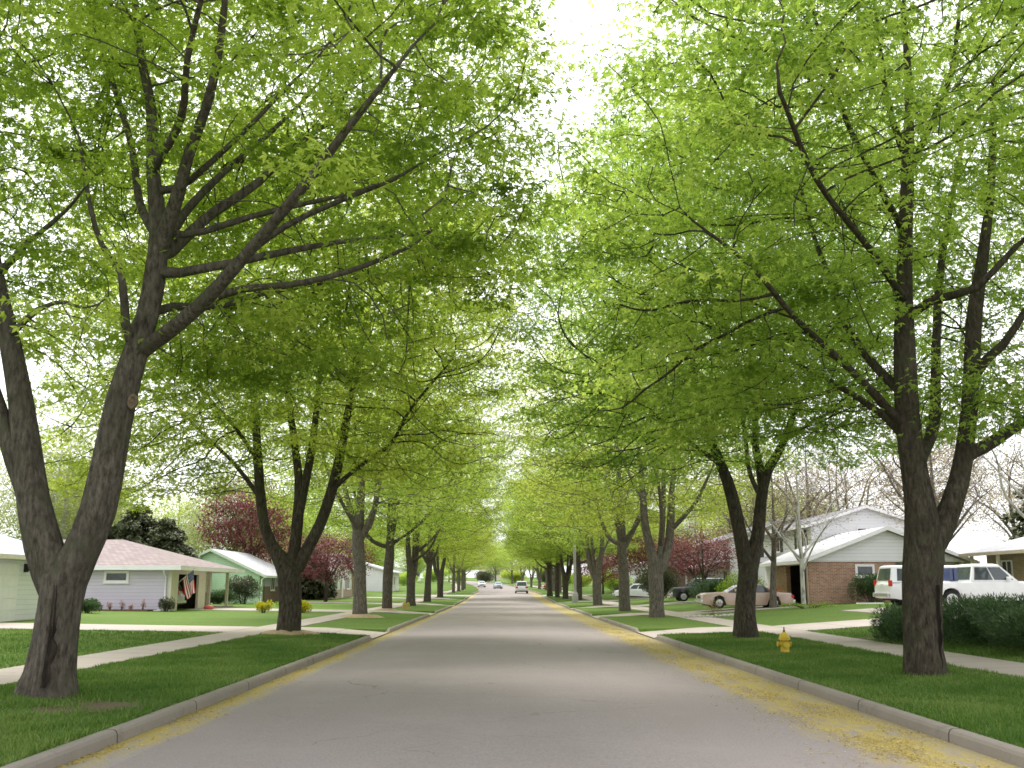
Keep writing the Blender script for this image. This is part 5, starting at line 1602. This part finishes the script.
shrub("low_hedge", "low clipped hedge in front of the brown brick house, right side", "hedge", 14.8, 116, (2.6, .8), 1.3, M['leaf_dark'], 6000, (.08, .15), 44, lumps=14)
shrub("twig_bush", "thin bare twiggy bush among the edging stones", "shrub", 10.6, 52.5, (.8, .6), .9, M['leaf_tan'], 420, (.04, .09), 45, stemw=.15)
shrub("ground_cover", "patch of pale yellow green plants at the white birch's foot", "plant", 16.0, 53.8, (1.7, .7), .3, M['leaf_lime'], 800, (.05, .1), 46)
for k in range(9):
    x = -25.3 + k * .62
    rgk = random.Random(k)
    shrub("flower_plant", "small pink flower tuft in the bed along the lilac wall", "flower", x, 57.9 + rgk.uniform(-.2, .2), (.16, .14), rgk.uniform(.4, .7),
          leaf_mat("pale pink petals", (0.3, 0.25, 0.18), (0.5, 0.32, 0.3), (0.65, 0.45, 0.44), .3, 0) if k == 0 else bpy.data.materials["pale pink petals"], 110, (.06, .11), 60 + k, group="flower tufts along the lilac wall", lumps=3)
mb = MB()
mb.prism([(-26, 57.3), (-19.9, 57.3), (-19.9, 58.9), (-26, 58.9)], 'z', gz(-22, 58) - .1, gz(-22, 58) + .06)
tag(mb.build("flower_bed", mat("bare bed soil", (0.1, 0.06, 0.045), (0.18, 0.11, 0.08), 8, 1, .5, 20)), kind='structure')

def auto_limbs(x, y, H, r0, seed, fork=.3, n=5, spreadf=.35, lean=0.0):
    rg = random.Random(seed)
    b = gz(x, y) - .05
    zf = H * fork
    L = [[(x, y, b - .1, r0 * 1.3), (x, y, b + .15, r0 * 1.1), (x + lean * .5, y, b + zf * .6, r0 * .9), (x + lean, y, b + zf, r0 * .8), (x + lean * 1.4, y, b + H * .6, r0 * .45), (x + lean * 1.5, y, b + H * .9, r0 * .12)]]
    a0 = rg.uniform(0, 6.28)
    for k in range(n):
        a = a0 + k * 2 * math.pi / n + rg.uniform(-.3, .3)
        z0 = b + zf * rg.uniform(.75, 1.3)
        l = H * spreadf * rg.uniform(.8, 1.2)
        up = rg.uniform(.8, 1.5)
        w1, w2 = rg.uniform(-.12, .12) * l, rg.uniform(-.12, .12) * l
        L.append([(x + lean, y, z0, r0 * .5), (x + lean + .35 * l * math.cos(a) + w1, y + .35 * l * math.sin(a) + w2, z0 + .4 * l * up, r0 * .34), (x + lean + .7 * l * math.cos(a) - w1, y + .7 * l * math.sin(a) - w2, z0 + .72 * l * up, r0 * .2), (x + lean + l * math.cos(a + .2), y + l * math.sin(a + .2), z0 + l * up, r0 * .09)])
    return L
def garden_tree(name, label, cat, x, y, H, r0, crown, seed, bark, leaf, na=900, gkw=None, fkw=None, group=None, **al):
    L = auto_limbs(x, y, H, r0, seed, **al)
    b = gz(x, y)
    rg = np.random.default_rng(seed)
    (rx, ry, up, dn, zc) = crown
    A = crown_points(rg, na, (x, y, b + zc), (rx, ry), up, dn, 2.2, 2.2)
    return make_tree(name, label, cat, (x, y, b), L, A, seed, bark, leaf, group, dict(step=.38, kill=.42, sprout_z=b + H * .2, sprout_r=9, tip=.008, **(gkw or {})), dict(rmax=.045, **fkw), .0, 8)
F_ = dict(per=14, spread=.45, size=(.1, .2), kind='oval')
# crabapples with purple leaves
cra = garden_tree("crabapple_tree", "purple leaved crabapple in front of the two storey white house", "tree", 14.6, 74.5, 5.2, .14, (3.6, 3.4, 2.0, 1.8, 3.9), 71, M['bark_dark'], M['leaf_red'], 1900, None, dict(per=7, spread=.3, size=(.08, .17), kind='oval'), None, fork=.3, n=6, spreadf=.5)
crb = garden_tree("crabapple_tree", "dense purple crabapple behind the white car", "tree", 15.5, 107, 6.0, .16, (4.2, 4, 2.4, 2.2, 4.2), 72, M['bark_dark'], M['leaf_red'], 2000, None, dict(per=17, spread=.38, size=(.12, .24), kind='oval'), None, fork=.3, n=6, spreadf=.45)
def gcopy(src, x, y, label, rz, sc=1.0, group=None, mats=None, sz=None):
    return place_copy(src, (x, y, gz(x, y) - .03), label, rz, sc, group, mats, sz=sz)
gcopy(crb, 17.2, 92, "purple crabapple to the left of the white porch", 2, .85)
gcopy(crb, -24.8, 99.5, "purple crabapple rising behind the mint green roof", 1.2, 1.15, sz=1.75)
gcopy(crb, -16.0, 92, "purple tree by the street side of the mint green house, dark double trunk", 3.9, .95)
gcopy(crb, 13, 134, "far purple crabapple at the right corner of the crossing", 0.5, .9)
# birches, hardly in leaf
BK = dict(per=5, spread=.4, size=(.06, .12), kind='oval')
bi = garden_tree("birch_tree", "white barked birch nearly bare, before the brick garage", "tree", 16.0, 54.5, 9.5, .13, (3.6, 3.2, 3.6, 3.2, 6.4), 81, M['bark_birch'], M['leaf_tan'], 1900, None, BK, None, fork=.25, n=6, spreadf=.36)
gcopy(bi, 20.6, 37.5, "white barked birch behind the juniper hedge, next to the pickup", 2.0, 1.15)
gcopy(bi, 24.0, 38.4, "leaning white birch at the right edge, in front of the tan house", 4.1, 1.2)
bt = garden_tree("bare_tree", "short tan trunk with bare limbs right behind the pink saloon", "tree", 15.0, 57.0, 8.5, .19, (3.4, 3.2, 3.4, 2.8, 5.8), 82, M['bark_grey'], M['leaf_tan'], 2000, None, dict(per=9, spread=.35, size=(.06, .12), kind='oval'), None, fork=.36, n=5, spreadf=.4, lean=.2)
gcopy(bt, 24.5, 56.5, "brown budding tree above the yellow porch of the brick house", 1.7, 1.15)
gcopy(bt, 31.5, 44, "brown budding tree at the right edge over the tan house roof", 3.0, 1.45)
# conifers
def spruce(label, x, y, H, rad, seed):
    rg = np.random.default_rng(seed)
    b = gz(x, y)
    root = empty("spruce_tree", (x, y, b), label, "tree")
    mb = MB(); mb.tube([(x, y, b - .2), (x, y, b + H * .5), (x, y, b + H)], [.25, .15, .02], 8)
    C_, D_ = [], []
    z = H * .1
    while z < H * .98:
        r_ = rad * (1 - z / H) ** .55 * min(1, .55 + z / H * 2) * rg.uniform(.8, 1.1) + .15
        m_ = int(5 + r_ * 3.0)
        for k in range(m_):
            a = rg.uniform(0, 6.28)
            l = r_ * rg.uniform(.7, 1.1)
            mb.tube([(x, y, b + z), (x + l * .6 * math.cos(a), y + l * .6 * math.sin(a), b + z - .05 * l), (x + l * math.cos(a), y + l * math.sin(a), b + z - .22 * l)], [.035, .02, .008], 3, False)
            q = rg.random(int(40 + 62 * l)) ** .7
            n = len(q)
            off = rg.normal(0, .16, (n, 3)) * (1.1 - q * .5)[:, None]
            C_.append(np.stack([q * l * math.cos(a), q * l * math.sin(a), z - .22 * l * q ** 2], -1) + off)
            D_.append(np.stack([np.full(n, math.cos(a)), np.full(n, math.sin(a)), np.full(n, -.3)], -1) + rg.normal(0, .5, (n, 3)))
        z += rg.uniform(.3, .5)
    mb.build("trunk", M['bark_dark'], root)
    C_, D_ = np.concatenate(C_), np.concatenate(D_)
    v, f = leaf_arrays(rg, C_, D_, rg.uniform(.13, .27, len(C_)), CLUMP, LEAF1_F, .5, .3)
    np_object("crown", v, f, [M['leaf_dark']], root, False, np.clip(rg.normal(.45, .2, len(C_)), 0, 1))
    return root
sp = spruce("dark spruce behind the lilac house's roof ridge", -31, 86, 7.9, 4.6, 91)
gcopy(sp, -28.0, 84, "broad spruce behind the right half of the lilac roof", 1.0, .86)
gcopy(sp, -36, 90, "spruce behind the left half of the lilac roof", 2.0, .95)
gcopy(sp, -19.0, 101.5, "dark spruce between the mint green house and the white gabled house", 2.6, .62)
gcopy(sp, 38, 66, "tall thin spruce at the right edge beyond the tan house", 3.0, 1.35)
# pale background trees
wi = garden_tree("willow_tree", "pale yellow green willow rising over the left garage roof", "tree", -40, 92, 15.5, .4, (6.5, 6, 7, 5.5, 8.6), 95, M['bark_birch'], M['leaf_pale'], 4200, None, dict(per=15, spread=.5, size=(.12, .26), kind='oval'), None, fork=.25, n=6, spreadf=.34)
ba = garden_tree("backyard_tree", "yellow green backyard tree behind the house row on the right", "tree", 30, 122, 14, .3, (6, 6, 6, 5.4, 8), 96, M['bark_grey'], M['leaf_far'], 4200, None, dict(per=15, spread=.5, size=(.14, .28), kind='oval'), None, fork=.25, n=6, spreadf=.34)
BG = "backyard trees behind the houses"
rg = random.Random(8)
spots = [(-56, 100, 0), (-50, 120, 1), (-38, 118, 1), (-30, 128, 0), (-34, 150, 1), (-24, 172, 1), (-40, 190, 0), (-26, 205, 1), (-60, 150, 1), (-72, 110, 1),
         (34, 108, 2), (27, 138, 0), (24, 172, 1), (30, 190, 1), (40, 92, 2), (44, 78, 2), (38, 130, 1), (52, 100, 2), (60, 84, 2), (22, 215, 1), (34, 235, 0), (48, 150, 1), (50, 62, 2), (25, 83, 2), (31, 74, 2), (36, 84, 2), (29, 90, 2), (40, 70, 2), (46, 90, 2), (26, 112, 2), (34, 98, 2), (44, 58, 2), (-27.5, 104, 0), (-24, 118, 1), (-44, 104, 1),
         (-36, 235, 1), (-60, 260, 1), (-48, 300, 0), (-20, 300, 1), (-8, 330, 1), (6, 320, 1), (18, 300, 0), (-62, 345, 1), (-34, 380, 1), (-14, 400, 1), (2, 405, 1), (16, 395, 1), (-54, 400, 1), (30, 380, 1), (-75, 380, 1)]
kinds = {0: (wi, "pale willow among the backyard trees"), 1: (ba, "yellow green round crowned backyard tree"), 2: (bt, "brown budding backyard tree on the right")}
for x, y, k in spots:
    x2 = x + (float(cx(y)) if y > 280 else 0)
    src, lab = kinds[k]
    lab2 = lab + (" left of the road" if x2 < -4 else " right of the road") if k < 2 else lab
    gcopy(src, x2, y, lab2, rg.uniform(0, 6.28), rg.uniform(.75, 1.05) * (1.6 if k == 2 else 1.0), BG + {0: ", willows", 1: ", round crowns", 2: ", budding"}[k] + (" on the left" if x2 < -4 else " on the right"))

# bushes and far trees that close the view beyond the crossing
ob = shrub("overgrown_bush", "overgrown bush at the back of the left lawns beyond the crossing", "shrub", -24, 139, (4, 3), 3.4, M['leaf_lime'], 9000, (.14, .26), 48, lumps=12)
for k, (x, y) in enumerate([(-22, 128), (-30, 136), (-26, 164), (-30, 180), (-21, 178), (-28, 200), (-36, 214), (-30, 228), (-24, 246), (-40, 250)]):
    gcopy(ob, x, y, "overgrown bush at the back of the left lawns beyond the crossing", k * 1.3, .8 + .07 * (k % 5), "bushes closing the left lawns", {'crown': M[('leaf_lime', 'leaf_dark', 'leaf_far')[k % 3]]})
for k, (x, y) in enumerate([(-46, 306), (-38, 318), (-30, 330), (-22, 322), (-14, 314), (-6, 306), (3, 300), (12, 292)]):
    gcopy(ob, x, y, "far bush closing the view where the road bends away", k * 1.1, 1.0 + .1 * (k % 4), "bushes at the far bend", {'crown': M[('leaf_far', 'leaf_lime', 'leaf_dark')[k % 3]]})
ob["group"] = "bushes closing the left lawns"
for k, (x, y) in enumerate([(20, 134), (27, 130), (18, 168), (25, 178), (20, 184), (16, 206), (24, 214), (14, 228), (24, 240), (12, 258), (16, 142)]):
    gcopy(ob, x, y, "overgrown bush at the back of the right lawns beyond the crossing", k * 1.7, .8 + .07 * (k % 5), "bushes closing the right lawns", {'crown': M[('leaf_dark', 'leaf_lime', 'leaf_far')[k % 3]]})

# scars and knots on the near trunks
def scar(tree, Y0, pts):
    mb = MB()
    L = []
    for px, py, w, dY in pts:
        L.append((*at(px, py, Y0 + dY), w))
    S = smooth_line(L, .12)
    rgs = np.random.default_rng(4)
    vs = []
    for x, y, z, w in S:
        ww = w * rgs.uniform(.45, 1.15); x += rgs.normal() * .012
        vs += [(x - ww, y + .05, z), (x - ww * .4, y - .03, z), (x + ww * .1, y + .0, z), (x + ww * .5, y - .035, z), (x + ww, y + .05, z)]
    fs = [(r_ * 5 + k, r_ * 5 + k + 1, r_ * 5 + k + 6, r_ * 5 + k + 5) for r_ in range(len(S) - 1) for k in range(4)]
    mb.add(vs, fs, True)
    return mb.build("trunk_wound", M['scar'], tree)
scar(left_maple, 15.3, [(56, 585, .03, -.34), (54, 605, .06, -.34), (51, 630, .06, -.35), (48, 655, .07, -.40), (45, 675, .065, -.47), (43, 688, .04, -.52)])
scar(right_maple, 18.8, [(938, 585, .02, -.30), (939, 620, .03, -.29), (940, 650, .04, -.31), (942, 668, .055, -.38)])
mb = MB()
kx, ky, kz = at(133.5, 402, 15.3 - .17)
mb.lathe([(.075, -.01), (.1, .03), (.085, .06), (.055, .045), (.035, .02)], (0, 0, 0), 14, 'y')
mb.v = [(x * .85 + kx, -y + ky, z * 1.25 + kz) for x, y, z in mb.v]
mb.build("branch_knot", M['callus'], left_maple)
